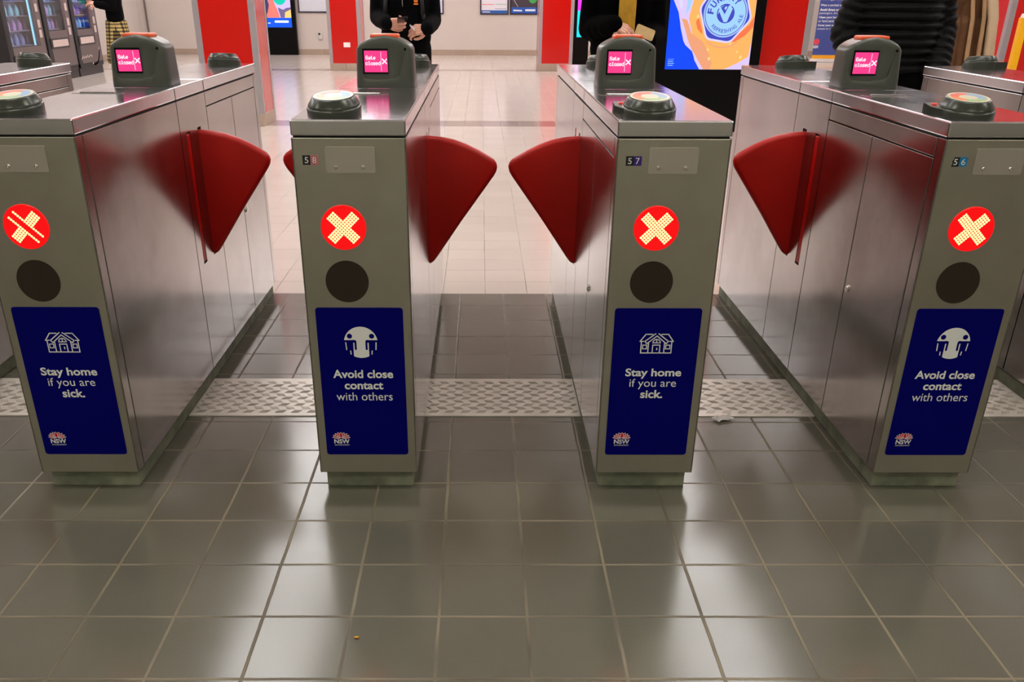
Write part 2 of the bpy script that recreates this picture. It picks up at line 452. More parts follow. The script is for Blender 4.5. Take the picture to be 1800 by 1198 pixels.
# card reader
M_RR = mat('reader orange', srgb(222, 120, 60), .35); M_R1 = mat('reader red', srgb(214, 84, 66), .35)
M_RB = mat('reader blue', srgb(110, 150, 190), .35); M_RG = mat('reader green', srgb(130, 168, 110), .35); M_RC = mat('reader cream', srgb(192, 188, 162), .35)
TILT = math.radians(8)
def reader_body(beak):
    bm = bmesh.new(); seg = 48; c, sn = math.cos(TILT), math.sin(TILT)
    def ring(r, z, tl=True):
        o = []
        for i in range(seg):
            a = 2*PI*i/seg; x, yv = r*math.cos(a), r*math.sin(a)
            o.append(bm.verts.new((x, yv, z+(yv*math.tan(TILT) if tl else 0))))
        return o
    R = [ring(.0665, 0, False), ring(.0668, .017), ring(.066, .0195), ring(.0635, .021), ring(.0635, .024), ring(.062, .027), ring(.053, .041), ring(.051, .043), ring(.0495, .043)]
    for A, B in zip(R, R[1:]):
        for i in range(seg): bm.faces.new([A[i], A[(i+1) % seg], B[(i+1) % seg], B[i]])
    bm.faces.new(R[-1]); bm.faces.new(R[0][::-1])
    if beak:
        pts = [(-.045, -.046), (-.083, .010), (-.083, .052), (-.03, .058)]
        lo = [bm.verts.new((x, yv, 0)) for x, yv in pts]; hi = [bm.verts.new((x, yv, .0185+yv*math.tan(TILT))) for x, yv in pts]
        for i in range(4): bm.faces.new([lo[i], lo[(i+1) % 4], hi[(i+1) % 4], hi[i]])
        bm.faces.new(hi); bm.faces.new(lo[::-1])
    bmesh.ops.recalc_face_normals(bm, faces=bm.faces)
    me = bpy.data.meshes.new('card_reader'); bm.to_mesh(me); bm.free(); me.materials.append(M_CHARG)
    return smooth_by_angle(me, 50)
def reader_disc():
    bm = bmesh.new()
    def pt(r, a, z): x, yv = r*math.cos(a), r*math.sin(a); return bm.verts.new((x, yv, z+yv*math.tan(TILT)))
    N = 72
    for i in range(N):
        a, b = 2*PI*i/N, 2*PI*(i+1)/N; d = math.degrees((a+b)/2)
        k = 0 if 165 < d < 235 else 1 if 75 < d <= 165 else 2 if (d <= 75 and d > 0) and d < 75 or d > 335 else 3
        for r0, r1, mi in ((.0485, .0420, 4), (.042, .0215, k), (.0215, .0001, 4)):
            f = bm.faces.new([pt(r0, a, .0436), pt(r0, b, .0436), pt(r1, b, .0436), pt(r1, a, .0436)]); f.material_index = mi
    me = bpy.data.meshes.new('target_disc'); bm.to_mesh(me); bm.free()
    for q in (M_RR, M_R1, M_RB, M_RG, M_RC): me.materials.append(q)
    return me
def add_reader(t, x, y, rz, beak):
    r = add('card_reader', cached(('rd', beak), lambda: reader_body(beak)), t, (x, Y(y), ZL1), (0, 0, rz), label='dark round card reader')
    add('target_disc', cached('disc', reader_disc), r, label='pale disc with an orange, red, blue and green ring')
    if beak:
        add('indicator_light', cached('rdl', lambda: MB().box(-.070, -.060, .030, .036, .024, .0258).mesh('indicator_light', mat('reader led', (.2, 0, 0, 1), .4, emit=(1, .02, .02, 1), estr=1.2))), r)
# display unit on top of the gate
FY0, FM = -.094, .14                               # front of the hood and its backward lean
RM = .005                                           # the set-back face is nearly upright and meets the hood front at z = .122
def face_y(z): return FY0+FM*.122+RM*(z-.122)
def display_body():
    """arched hood with rounded corners, the screen face set back inside a curved lip"""
    bm = bmesh.new(); N = 64; a, y0, y1 = .0915, FY0, .052
    def arch(x): return .116+.034*(1-min(1, abs(x)/a)**2)
    rings = []
    def ring(sc, zf, ins=0.0):
        o = []
        for i in range(N):
            t = 2*PI*i/N; c, s_ = math.cos(t), math.sin(t); e = 2/5.5
            ux = math.copysign(abs(c)**e, c); uy = math.copysign(abs(s_)**e, s_)
            hw = a-ins; x = hw*ux*sc
            yf, yb = y0+ins, y1-ins; yc, hd = (yf+yb)/2, (yb-yf)/2
            yv = yc+hd*uy*sc
            z = zf(x)
            x *= 1.035-.035*min(1, z/.1)
            lean = FM*z*(1-uy*sc)/2 - .10*z*(1+uy*sc)/2
            o.append(bm.verts.new((x, yv+lean, z)))
        return o
    r = .011
    for k in (0, .25, .5, .75, 1): rings.append(ring(1, lambda x, k=k: (arch(x)-r)*k))
    for k in (.25, .5, .75, 1):
        A = k*PI/2; rings.append(ring(1, lambda x, A=A: arch(x)-r+r*math.sin(A), r*(1-math.cos(A))))
    for sc in (.85, .65, .4, .15): rings.append(ring(sc, lambda x: arch(x), r))
    for A, B in zip(rings, rings[1:]):
        for i in range(N): bm.faces.new([A[i], A[(i+1) % N], B[(i+1) % N], B[i]])
    bm.faces.new(rings[0][::-1]); bm.faces.new(rings[-1])
    bmesh.ops.recalc_face_normals(bm, faces=bm.faces)
    me = bpy.data.meshes.new('display_unit'); bm.to_mesh(me); bm.free(); me.materials.append(M_CHAR)
    # curved outline of the set-back face
    P = [(-.079, .17), (-.0795, .060)]+[(-.0795+.022*(1-math.cos(u)), .046-.024*math.sin(u)+.014*(1-math.sin(u))) for u in [PI/2*k/6 for k in range(7)]]
    P += [(-.03, .0205), (.0, .021), (.022, .024)]+[(.022+.028*math.sin(u), .024+.020*(1-math.cos(u))) for u in [PI/2*k/6 for k in range(1, 7)]]+[(.056, .065), (.0625, .09), (.0715, .118), (.074, .17)]
    cb = MB(); b = cb.bm
    F = [b.verts.new((x, -.2, z)) for x, z in P]; K = [b.verts.new((x, face_y(z), z)) for x, z in P]
    b.faces.new(F); b.faces.new(K[::-1])
    for i in range(len(P)): b.faces.new([F[i], K[i], K[(i+1) % len(P)], F[(i+1) % len(P)]])
    bmesh.ops.recalc_face_normals(b, faces=b.faces)
    o1 = bpy.data.objects.new('tmp', me); COL.objects.link(o1); o2 = bpy.data.objects.new('tmp2', cb.mesh('cut', M_CHAR)); COL.objects.link(o2)
    mo = o1.modifiers.new('b', 'BOOLEAN'); mo.operation = 'DIFFERENCE'; mo.object = o2; mo.solver = 'EXACT'
    bv = o1.modifiers.new('v', 'BEVEL'); bv.width = .0022; bv.segments = 2; bv.limit_method = 'ANGLE'; bv.angle_limit = math.radians(40)
    out = evaluated_mesh(o1); out.name = 'display_unit'; bpy.data.objects.remove(o1); bpy.data.objects.remove(o2)
    return smooth_by_angle(out, 45)
GLYPH = {'G': '01110 10001 10000 10111 10001 10001 01110', 'a': '00000 00000 01110 00001 01111 10001 01111', 't': '01000 01000 11100 01000 01000 01001 00110',
         'e': '00000 00000 01110 10001 11111 10000 01110', 'c': '00000 00000 01110 10001 10000 10001 01110', 'l': '01100 00100 00100 00100 00100 00100 01110',
         'o': '00000 00000 01110 10001 10001 10001 01110', 's': '00000 00000 01111 10000 01110 00001 11110', 'd': '00001 00001 01111 10001 10001 10001 01111'}
def pixel_text(bm, txt, x, z, pw, ph, mi):
    for n, ch in enumerate(txt):
        for r, row in enumerate(GLYPH[ch].split()):
            for c, b in enumerate(row):
                if b == '1':
                    a, d = x+(n*5.6+c)*pw, z+(6-r)*ph
                    flat(bm, [(a, d), (a+pw*1.35, d), (a+pw*1.35, d+ph*1.02), (a, d+ph*1.02)], 0, mi)
def display_screen():
    q = MB(); bm = q.bm
    def F(x, z, d): return (x, face_y(z)-d, z)
    x0, x1, z0, z1 = -.064, .010, .042, .106
    q.poly([F(x0-.005, z0-.005, .0016), F(x1+.002, z0-.005, .0016), F(x1+.002, z1+.006, .0016), F(x0-.005, z1+.006, .0016)], 0)
    q.poly([F(x0, z0, .0020), F(x1, z0, .0020), F(x1, z1, .0020), F(x0, z1, .0020)], 1)
    n0 = len(bm.verts)
    w = x1-x0
    bm.verts.ensure_lookup_table()
    pixel_text(bm, 'Gate', x0+.0045, .0795, .00142, .00165, 2)
    pixel_text(bm, 'closed', x0+.0035, .0630, .00142, .00165, 2)
    stroke(bm, [(x0+.0535, z0+.004), (x0+.0535, z1-.004)], .001, 0, False, 2)
    stroke(bm, [(x0+.058, .068), (x0+.0705, .0805)], .0032, 0, False, 2); stroke(bm, [(x0+.058, .0805), (x0+.0705, .068)], .0032, 0, False, 2)
    bm.verts.ensure_lookup_table()
    for v in bm.verts[n0:]: v.co = Vector(F(v.co.x, v.co.z, .0024))
    return q.mesh('screen', [M_BLACK, M_PINK, M_PINKTXT])
M_ORANGE = mat('orange lamp cover', srgb(205, 70, 32), .35, emit=(1, .18, .03, 1), estr=.12)
def add_display(t):
    d = add('display_unit', cached('du', display_body), t, (.0075, Y(3.062), ZL1), label='charcoal arched display hood')
    add('screen', cached('ds', display_screen), d, label='pink screen reading Gate closed')
    add('sensor_eye', cached('de', lambda: MB().cyl((.0675, face_y(.1105)+.004, .1105), .0040, .012, 'y', 16).mesh('sensor_eye', M_BLACK)), d)
    def top():
        q = MB(); q.box(-.045, .045, -.062, .010, .138, .1535, .005); return smooth_by_angle(q.mesh('top_lamp', M_ORANGE), 50)
    add('top_lamp', cached('dt', top), d, label='orange lamp cover')
# front panel items
LX = -.0255                                          # red light and speaker sit left of centre
def led_mesh(faulty):
    bm = bmesh.new(); p = .0065; r = .0031; done = set()
    for arm in (0, 1):
        for i in range(-6, 8):
            for j in range(-2, 2):
                a, b = (i-.5)*p, (j+.5)*p
                if faulty and arm == 1 and j in (-1, 0): continue
                if faulty and arm == 0 and abs(a) < 1.2*p: continue
                ca, sa = math.cos(PI/4+arm*PI/2), math.sin(PI/4+arm*PI/2)
                x, z = a*ca-b*sa, a*sa+b*ca
                key = (round(x/p*2), round(z/p*2))
                if key in done: continue
                done.add(key)
                bm.faces.new([bm.verts.new((x+r*math.cos(2*PI*k/10), 0, z+r*math.sin(2*PI*k/10))) for k in range(10)])
    me = bpy.data.meshes.new('led_cross'); bm.to_mesh(me); bm.free(); me.materials.append(M_LED); return me
def house_icon(bm, cx, zb, k, mi):
    y = 0; w = 13*k
    def S(pts, closed=False, ww=w): stroke(bm, [(cx+a*k, zb+b*k) for a, b in pts], ww, y, closed, mi)
    S([(-190, 0), (190, 0)])
    for s in (-1, 1):
        S([(s*190, 0), (s*190, 145)]); S([(s*165, 155), (s*207, 155), (s*140, 248), (s*58, 248)])
        S([(s*20, 255), (s*146, 155), (s*122, 124), (0, 226)]); S([(s*100, 0), (s*100, 128)])
        S([(s*120, 55), (s*170, 55), (s*170, 105), (s*120, 105)], True, 12*k)
    S([(-45, 0), (-45, 105), (45, 105), (45, 0)]); S([(9, 45), (9, 62)], False, 14*k)
    S(arc(0, 135, 46, 0, 180, 14)); S([(-46, 135), (46, 135)]); S([(0, 135), (0, 180)])
def crowd_icon(bm, cx, zc, k, mw, mb):
    P = lambda L: [(cx+a*k, zc+b*k) for a, b in L]
    flat(bm, P(arc(0, 0, 29.5, 9, 171, 30)), 0, mw)
    R = 29.0
    a0 = math.degrees(math.asin(-.87))
    flat(bm, P([(-13.6, 4.6), (-13.6, -25.4)]+arc(0, 0, R, 242, 298, 10)+[(13.6, -25.4), (13.6, 4.6)]), 0, mw)
    for s in (-1, 1):
        q = [(s*7.8, -12), (s*7.8, 2.2), (s*8.6, 4.0), (s*10.5, 5.0), (s*14.5, 5.0), (s*14.5, -.2), (s*11.4, -.2), (s*11.4, -12), (s*10.8, -13.6), (s*9.6, -14.2), (s*8.4, -13.6)]
        flat(bm, P(q if s > 0 else q[::-1]), -.0003, mb)
        flat(bm, P(arc(s*19.4, 12.0, 4.6, 0, 345, 22)), -.0003, mb)
        stroke(bm, P([(s*26.6, -.5), (s*25.8, -13)]), 1.9*k, 0, False, mw); stroke(bm, P([(s*18.9, -16), (s*18.5, -21.5)]), 1.9*k, 0, False, mw)
def emblem(bm, cx, zb, k, mw, mr):
    """stylised many-petalled flower above the lettering"""
    ang = [-88, 88, -66, 66, -44, 44, -22, 22, 0]
    def petal(a, L, w, mi, y, sh=0):
        A = math.radians(a); ex = (math.sin(A), math.cos(A)); pts = []
        for i in range(9):
            u = i/8; pts.append((w*math.sin(PI*u**.8), L*u+sh))
        for i in range(7, 0, -1):
            u = i/8; pts.append((-w*math.sin(PI*u**.8), L*u+sh))
        flat(bm, [(cx+k*(1.12*(q*ex[1]+r*ex[0])), zb+k*(.88*(-q*ex[0]+r*ex[1]))) for q, r in pts], y, mi)
    for n, a in enumerate(ang):
        petal(a, 14.5+abs(a)*.01, 3.6, mw, -.0002*(2*n)); petal(a, 12.6, 2.4, mr, -.0002*(2*n+1), .9)
def poster(t, kind):
    """blue sticker with icon, lettering and government emblem"""
    z0, z1 = .114, .545; hw = .1135
    yf = Y(GY0)-.0012
    px = cached(('post',), lambda: MB().prism(rrect(-hw, hw, z0, z1, .008), 'y', yf, yf+.0011).mesh('poster', M_BLUE))
    p = add('poster', px, t, label='blue notice reading Stay home if you are sick.' if kind == 'home' else 'blue notice reading Avoid close contact with others')
    def txt():
        bm = bmesh.new()
        if kind == 'home':
            text_bm(bm, 'Stay home', -.074, .076, .3465, .3765, .025)
            text_bm(bm, 'if you are', -.061, .065, .3155, .346, .0)
            text_bm(bm, 'sick.', -.029, .031, .289, .3135, .025)
        else:
            text_bm(bm, 'Avoid close', -.080, .081, .347, .371, .025)
            text_bm(bm, 'contact', -.051, .053, .314, .3345, .025)
            text_bm(bm, 'with others', -.075, .077, .281, .305, .0)
        me = bpy.data.meshes.new('lettering'); bm.to_mesh(me); bm.free(); me.materials.append(M_WHITE); return me
    add('lettering', cached(('txt', kind), txt), p, (0, yf-.0005, 0))
    def ico():
        bm = bmesh.new()
        if kind == 'home': house_icon(bm, .002, .421, .000212, 0)
        else: crowd_icon(bm, .0, .449, .00150, 0, 1)
        me = bpy.data.meshes.new('icon'); bm.to_mesh(me); bm.free(); me.materials.append(M_WHITE); me.materials.append(M_BLUE); return me
    add('icon', cached(('ico', kind), ico), p, (0, yf-.0005, 0))
    def emb():
        bm = bmesh.new()
        emblem(bm, -.0705, .1675, .00150, 1, 2)
        text_bm(bm, 'NSW', -.091, -.048, .149, .1625, .03)
        text_bm(bm, 'GOVERNMENT', -.090, -.049, .1425, .1465, .0)
        me = bpy.data.meshes.new('emblem'); bm.to_mesh(me); bm.free()
        for q in (M_WHITE, M_WHITELINE, M_PRED): me.materials.append(q)
        return me
    add('emblem', cached('emb', emb), p, (0, yf-.0005, 0))
def number_sticker(t, num, colr, torn):
    x0, z0, w, h = -.113, .9055, .0185, .0225
    q = MB(); yf = Y(GY0)
    if torn: q.prism([(x0+.001, z0), (x0+w, z0), (x0+w, z0+h), (x0+.006, z0+h), (x0+.004, z0+h*.7), (x0+.002, z0+h*.6), (x0+.003, z0+h*.3)], 'y', yf-.0008, yf+.0004, 0)
    else: q.box(x0, x0+w, yf-.0008, yf+.0004, z0, z0+h, 0, 0)
    q.prism(rrect(x0+w, x0+2*w+.001, z0, z0+h, .002), 'y', yf-.0008, yf+.0004, 1)
    text_bm(q.bm, '5', x0+.005, x0+w-.0045, z0+.004, z0+h-.004, .01, yf-.0012, 2)
    text_bm(q.bm, num, x0+w+.005, x0+2*w-.004, z0+.004, z0+h-.004, .0, yf-.0012, 2)
    build(q, 'number_sticker', [mat('sticker black', (.01, .01, .012, 1), .5), mat('sticker '+num, colr, .5), M_WHITE], t, label='small two-tone sticker reading 5 '+num)
def cover_plate(t):
    yf = Y(GY0)
    q = cached('cpl', lambda: MB().prism(rrect(-.058, .061, .887, .948, .004), 'y', yf-.0028, yf+.0004).mesh('cover_plate', M_PLATE))
    p = add('cover_plate', q, t)
    def scr():
        z = MB(); z.lathe([(.0052, 0), (.0050, .0022), (.0038, .0038), (.0022, .004), (.0022, .0018), (0, .0018)], seg=18)
        return smooth_by_angle(z.mesh('screw', M_SCREW), 40)
    for x in (-.034, .032): add('screw', cached('scr', scr), p, (x, yf-.0028, .901), (PI/2, 0, 0))

def gate(xc, label, kind, num=None, deployed=(3.105, 3.105), faulty=False, beak=False):
    t = thing('ticket_gate', label, 'ticket gate', (xc, GC, 0), 0, 'row of steel ticket gates')
    def core():
        q = MB(); q.box(-W2+.005, W2-.005, Y(GY0)+.004, Y(GY1)-.004, ZB+.003, ZL0+.002); return q.mesh('cabinet', M_CORE)
    add('cabinet', cached('core', core), t)
    def front():
        q = MB()
        q.box(-W2, W2, Y(GY0), Y(GY0)+.004, ZB, ZBT, .0015); return q.mesh('front_panel', M_FRONT)
    add('front_panel', cached('front', front), t)
    add('end_panel', cached('endp', lambda: MB().box(-W2, W2, Y(GY1)-.004, Y(GY1), ZB, ZBT, .0015).mesh('end_panel', M_FRONT)), t)
    add('plinth', cached('pl', lambda: MB().box(-.1234, .1234, Y(2.168), Y(3.95), 0, .047, .003).box(-.119, .119, Y(2.172), Y(3.946), .047, ZB+.003).mesh('plinth', M_PLINTH)), t, label='green grey cement plinth')
    for a, b in ((GY0, SEAM1-.001), (SEAM1+.001, SEAM2-.001), (SEAM2+.001, 3.982)):
        add('lid', cached(('lid', a), lambda: lid_mesh(a, b)), t)
    side_panels(t, -1, False); side_panels(t, 1, True)
    for s, yd in ((-1, deployed[0]), (1, deployed[1])):
        add('paddle', cached(('pad', s), lambda: paddle_mesh(s)), t, (s*W2, Y(yd), 0), label='red fan-shaped barrier flap standing out of its slot')
        yo = 2.982 if yd > 3 else 3.105
        def ret():
            q = MB(); x0, x1 = sorted((s*(W2-.006), s*(W2-.0004))); q.box(x0, x1, -.0170, .0170, .431, .859, .003); return q.mesh('paddle', M_RED)
        add('paddle', cached(('ret', s), ret), t, (0, Y(yo), 0), label='red edge of a flap folded into its slot')
    # slot for paper tickets in the lid
    def slot():
        q = MB(); y0 = Y(2.745)
        q.prism(rrect(-.112, .040, y0-.022, y0+.022, .02), 'z', ZL1-.0005, ZL1+.0012, 0)
        q.box(-.088, .016, y0-.002, y0+.010, ZL1+.0008, ZL1+.0016, 0, 1); q.box(-.088, .016, y0-.010, y0-.003, ZL1+.0008, ZL1+.004, .001, 0)
        return q.mesh('ticket_slot', [M_LID, M_BLACK])
    add('ticket_slot', cached('slot', slot), t)
    add_reader(t, -.047, 2.262, math.radians(-8) if not beak else 0, beak)
    add_reader(t, .040, 3.868, PI, beak)
    add_display(t)
    yf = Y(GY0)
    # red light
    def lens():
        q = MB(); q.cyl((LX, yf-.0008, .7535), .0535, .004, 'y', 56); return q.mesh('signal_light', M_LENS)
    l = add('signal_light', cached('lens', lens), t, label='round red signal light')
    add('led_cross', cached(('led', faulty), lambda: led_mesh(faulty)), l, (LX, yf-.0034, .7535),
        label='glowing white cross of dots with dead rows' if faulty else 'glowing white cross of dots')
    add('light_rim', cached('rim', lambda: rim_mesh(.0535, .0562, .7535)), l)
    add('speaker_grille', cached('spk', lambda: MB().cyl((LX, yf, .6145), .0550, .0012, 'y', 56).mesh('speaker_grille', M_PERF)), t, label='dark brown round grille')
    cover_plate(t); poster(t, kind)
    if num: number_sticker(t, *num)
    return t
def rim_mesh(r0, r1, z):
    bm = bmesh.new(); n = 56; yf = Y(GY0)
    R = []
    for r, yy in ((r0, yf-.0030), (r0+.001, yf-.0036), (r1, yf-.0012), (r1, yf+.0004)):
        R.append([bm.verts.new((LX+r*math.cos(2*PI*i/n), yy, z+r*math.sin(2*PI*i/n))) for i in range(n)])
    for A, B in zip(R, R[1:]):
        for i in range(n): bm.faces.new([A[i], A[(i+1) % n], B[(i+1) % n], B[i]])
    bmesh.ops.recalc_face_normals(bm, faces=bm.faces)
    me = bpy.data.meshes.new('light_rim'); bm.to_mesh(me); bm.free(); me.materials.append(M_LENS)
    for p in me.polygons: p.use_smooth = True
    return me
gate(-1.885, 'steel ticket gate cut off by the left edge of the photo', 'contact')
gate(-1.102, 'steel ticket gate whose red cross is missing its middle dots', 'home', faulty=True)
gate(-.316, 'steel ticket gate with an Avoid close contact notice and a 5 8 sticker', 'contact', ('8', srgb(205, 120, 130), False), deployed=(3.105, 2.982))
gate(.462, 'steel ticket gate with a Stay home notice and a 5 7 sticker', 'home', ('7', srgb(58, 30, 130), False), deployed=(2.982, 3.105), beak=True)
gate(1.249, 'steel ticket gate with an Avoid close contact notice and a torn 5 6 sticker', 'contact', ('6', srgb(20, 130, 190), True), beak=True)
gate(2.032, 'steel ticket gate cut off by the right edge of the photo', 'home', beak=True)

# chequered aluminium threshold plates, one per lane
M_ALU = mat('worn aluminium', srgb(226, 218, 210), .45, .25, noise=.18, nscale=12)
M_ALUD = mat('dirty tread bars', srgb(200, 191, 181), .42, .25, noise=.4, nscale=15)
def plate_mesh(w):
    bm = bmesh.new(); y0, y1 = 2.624, 2.935
    q = MB(); q.bm.free(); q.bm = bm
    q.box(-w/2, w/2, y0, y1, -.002, .004, .0012, 0)
    p = .0268; nx = int(w/p)+1; ny = 12
    for i in range(nx+1):
        for j in range(ny+1):
            cx, cy = -w/2+i*p+.006, y0+j*p+.004
            if (i+j) % 2: continue
            ang = math.radians(40) if j % 2 else math.radians(-40)
            ca, sa = math.cos(ang), math.sin(ang)
            for k in range(-2, 3):
                bx, by = cx+k*.0056, cy
                pts = []
                L, W = .0165, .0015
                for a, b in ((-L, 0), (-L*.6, -W), (L*.6, -W), (L, 0), (L*.6, W), (-L*.6, W)):
                    X, Yv = bx+a*sa*.75, by+a*ca; X += b; pts.append((X, Yv))
                if min(p_[0] for p_ in pts) < -w/2+.002 or max(p_[0] for p_ in pts) > w/2-.002: continue
                if min(p_[1] for p_ in pts) < y0+.002 or max(p_[1] for p_ in pts) > y1-.002: continue
                lo = [bm.verts.new((a, b, .0039)) for a, b in pts]
                cxm = sum(a for a, b in pts)/6; cym = sum(b for a, b in pts)/6
                hi = [bm.verts.new((cxm+(a-cxm)*.7, cym+(b-cym)*.75, .0057)) for a, b in pts]
                for n in range(6):
                    f = bm.faces.new([lo[n], lo[(n+1) % 6], hi[(n+1) % 6], hi[n]]); f.material_index = 1
                f = bm.faces.new(hi); f.material_index = 1
    bmesh.ops.recalc_face_normals(bm, faces=bm.faces)
    return q.mesh('tread_plate', [M_ALU, M_ALUD])
xs = [-1.885, -1.102, -.316, .462, 1.249, 2.032]
lanes = ['in the lane at the left edge of the photo', 'in the lane left of the 5 8 gate', 'in the middle lane between the 5 8 and 5 7 gates', 'with a wrapper lying at its edge', 'in the lane at the right edge of the photo']
for a, b, nm in zip(xs, xs[1:], lanes):
    w = b-a-2*.1234-.004
    o = add('tread_plate', cached(('tp', round(w, 3)), lambda: plate_mesh(w)), None, ((a+b)/2, 0, 0))
    tag(o, 'aluminium chequer floor plate '+nm, 'floor plate', 'chequer plates in the gate lanes')
# litter
m = MB(); bm = m.bm
rnd = random.Random(3); g = []
for i in range(7):
    row = []
    for j in range(4):
        x = i*.011+rnd.uniform(-.003, .003); yv = j*.011-.016+rnd.uniform(-.003, .003)
        row.append(bm.verts.new((x, yv+.006*math.sin(i), .003+rnd.uniform(0, .012)*(1 if 0 < j < 3 else .3))))
    g.append(row)
for i in range(6):
    for j in range(3): bm.faces.new([g[i][j], g[i+1][j], g[i+1][j+1], g[i][j+1]])
sc = build(m, 'plastic_wrapper', mat('clear film', srgb(235, 228, 225), .2, trans=.35, spec=.7), None, True, (.78, 2.585, .003), (0, 0, math.radians(30)))
tag(sc, 'crumpled clear plastic wrapper on the tiles at the edge of the chequer plate', 'litter')
sc = build(MB().sphere((0, 0, .003), .004, 8, (1.6, .7, .6)), 'food_crumb', mat('crumb', srgb(220, 150, 40), .6), None, True, (-.272, 1.51, 0))
tag(sc, 'tiny orange crumb on the dark tiles in the foreground', 'litter')
# ------------------------------------------------------------------ columns clad in red laminate
M_REDLAM = mat('red laminate', srgb(198, 8, 0), .22, coat=.3)
M_TRIM = mat('silver column trim', srgb(178, 172, 176), .35, .6)
def column(x0, x1, y0, y1, label, tw=.065, socket=None, corners=(1, 1)):
    t = thing('clad_column', label, 'column', ((x0+x1)/2, (y0+y1)/2, 0))
    w, d = (x1-x0)/2, (y1-y0)/2
    q = MB(); q.box(-w+.006, w-.006, -d+.006, d-.006, .12, ZC)
    build(q, 'red_panel', M_REDLAM, t)
    q = MB()
    for sx in (-1, 1):
        for sy in (-1, 1):
            a, b = sorted((sx*w, sx*(w-tw))); c, e = sorted((sy*d, sy*(d-tw)))
            q.box(a, b, c, e, .12, ZC, .008)
    build(q, 'corner_trim', M_TRIM, t)
    q = MB(); n = max(1, round(2*w/.3))
    for i in range(n): q.box(-w+i*2*w/n+.001, -w+(i+1)*2*w/n-.001, -d-.001, d+.001, 0, .125, .003)
    build(q, 'stone_skirting', M_SKIRT, t)
    if socket:
        q = MB(); q.box(socket[0]-.06, socket[0]+.06, -d-.012, -d+.01, socket[1]-.04, socket[1]+.04, .004)
        for s in (-1, 1): q.box(socket[0]+s*.03-.012, socket[0]+s*.03+.012, -d-.014, -d-.010, socket[1]-.012, socket[1]+.012, .001)
        build(q, 'power_socket', mat('socket white', srgb(240, 236, 232), .4), t, label='white double power socket')
column(-2.927, -2.30, 9.70, 10.24, 'red clad column nearest the gates, behind the gate with the faulty red cross')
column(-2.79, -2.19, 17.24, 17.84, 'red clad column with a white power socket', socket=(.035, .44))
column(1.055, 1.69, 17.35, 17.95, 'red clad column between the notice boards and the narrow pink and cyan screen')
column(1.62, 3.31, 9.50, 10.1, 'wide red clad pier behind the beer advertising screen')
column(5.375, 6.2, 9.7, 10.5, 'red clad column by the yellow posts at the right edge')

# ------------------------------------------------------------------ screens and boards
def em(name, c, s=1.25): return mat(name, (0, 0, 0, 1), .25, emit=c, estr=s)
E_BLUE = em('ad blue', srgb(0, 66, 250)); E_LIL = em('ad lilac', srgb(205, 186, 236)); E_AMB = em('ad amber', srgb(246, 168, 92)); E_HAND = em('ad tan', srgb(222, 150, 112))
E_ORG = em('ad orange', srgb(250, 112, 70)); E_PALE = em('ad pale blue', srgb(150, 196, 240)); E_NAVY = em('ad navy', srgb(62, 68, 178)); E_RIM = em('ad rim', srgb(205, 200, 250))
E_YEL = em('ad yellow', srgb(252, 202, 120)); E_WHT = em('ad white', srgb(225, 238, 255))
def arc_text(bm, s, cx, cz, r, a0, a1, h, wd, top, y, mi, bold):
    n = len(s)
    for i, ch in enumerate(s):
        if ch == ' ': continue
        a = math.radians(a0+(a1-a0)*i/(n-1)); v0 = len(bm.verts)
        w = wd*(.35 if ch == 'I' else 1)
        text_bm(bm, ch, -w/2, w/2, -h/2, h/2, bold, y, mi)
        bm.verts.ensure_lookup_table()
        rot = a-PI/2 if top else a+PI/2
        c, s_ = math.cos(rot), math.sin(rot)
        for v in bm.verts[v0:]:
            x, z = v.co.x, v.co.z
            v.co.x = cx+r*math.cos(a)+x*c-z*s_; v.co.z = cz+r*math.sin(a)+x*s_+z*c
t = thing('advertising_screen', 'tall black advertising screen showing a glass of ale on blue', 'screen', (2.275, 9.44, 0))
build(MB().box(-.525, .525, -.05, .05, 0, 2.35, .006), 'casing', M_BLACK, t)
bm = bmesh.new(); y = -.0515; X0 = 2.275; L_ = lambda P: [(a-X0, b) for a, b in P]
flat(bm, L_([(1.85, .605), (2.695, .605), (2.695, 2.1), (1.85, 2.1)]), y, 0)
flat(bm, L_([(1.80+.07, 2.1), (1.872, 1.5), (1.882, 1.237), (1.939, 1.132), (1.963, 1.04), (1.975, .985), (1.995, .925), (2.012, .87), (2.036, .831), (2.075, .80), (2.109, .773), (2.128, .73), (2.141, .692), (2.198, .605), (2.695, .605), (2.695, 2.1)]), y-.0006, 1)
flat(bm, L_([(2.10, 1.9), (2.085, 1.5), (2.078, 1.237), (2.046, 1.075), (2.091, .94), (2.165, .839), (2.239, .737), (2.294, .606), (2.446, .606), (2.574, .664), (2.677, .724), (2.694, .884), (2.694, 1.9)]), y-.0012, 2)
flat(bm, L_([(1.975, 1.075), (2.031, 1.061), (2.060, 1.0), (2.083, .94), (2.15, .90), (2.21, .861), (2.25, .80), (2.287, .737), (2.319, .664), (2.302, .606), (2.238, .606), (2.19, .67), (2.144, .737), (2.11, .78), (2.079, .831), (2.05, .89), (2.027, .954)]), y-.0018, 3)
flat(bm, L_([(1.935, 1.237), (1.955, 1.16), (1.975, 1.16), (1.972, 1.237), (1.96, 2.0), (1.93, 2.0)]), y-.0018, 7)
flat(bm, L_([(2.02, 1.237), (2.012, 1.11), (2.045, 1.16), (2.06, 1.237), (2.06, 2.0), (2.03, 2.0)]), y-.0018, 5)
flat(bm, L_([(2.12, 1.04), (2.14, .98), (2.19, .93), (2.19, .96), (2.16, 1.04), (2.14, 1.09)]), y-.0018, 4)
flat(bm, L_([(2.45, .88), (2.56, .94), (2.65, 1.02), (2.692, 1.10), (2.692, 1.0), (2.62, .92), (2.52, .86)]), y-.0018, 4)
stroke(bm, L_(arc(2.40, 1.06, .25, 232, 306, 14)), .012, y-.0020, False, 3)
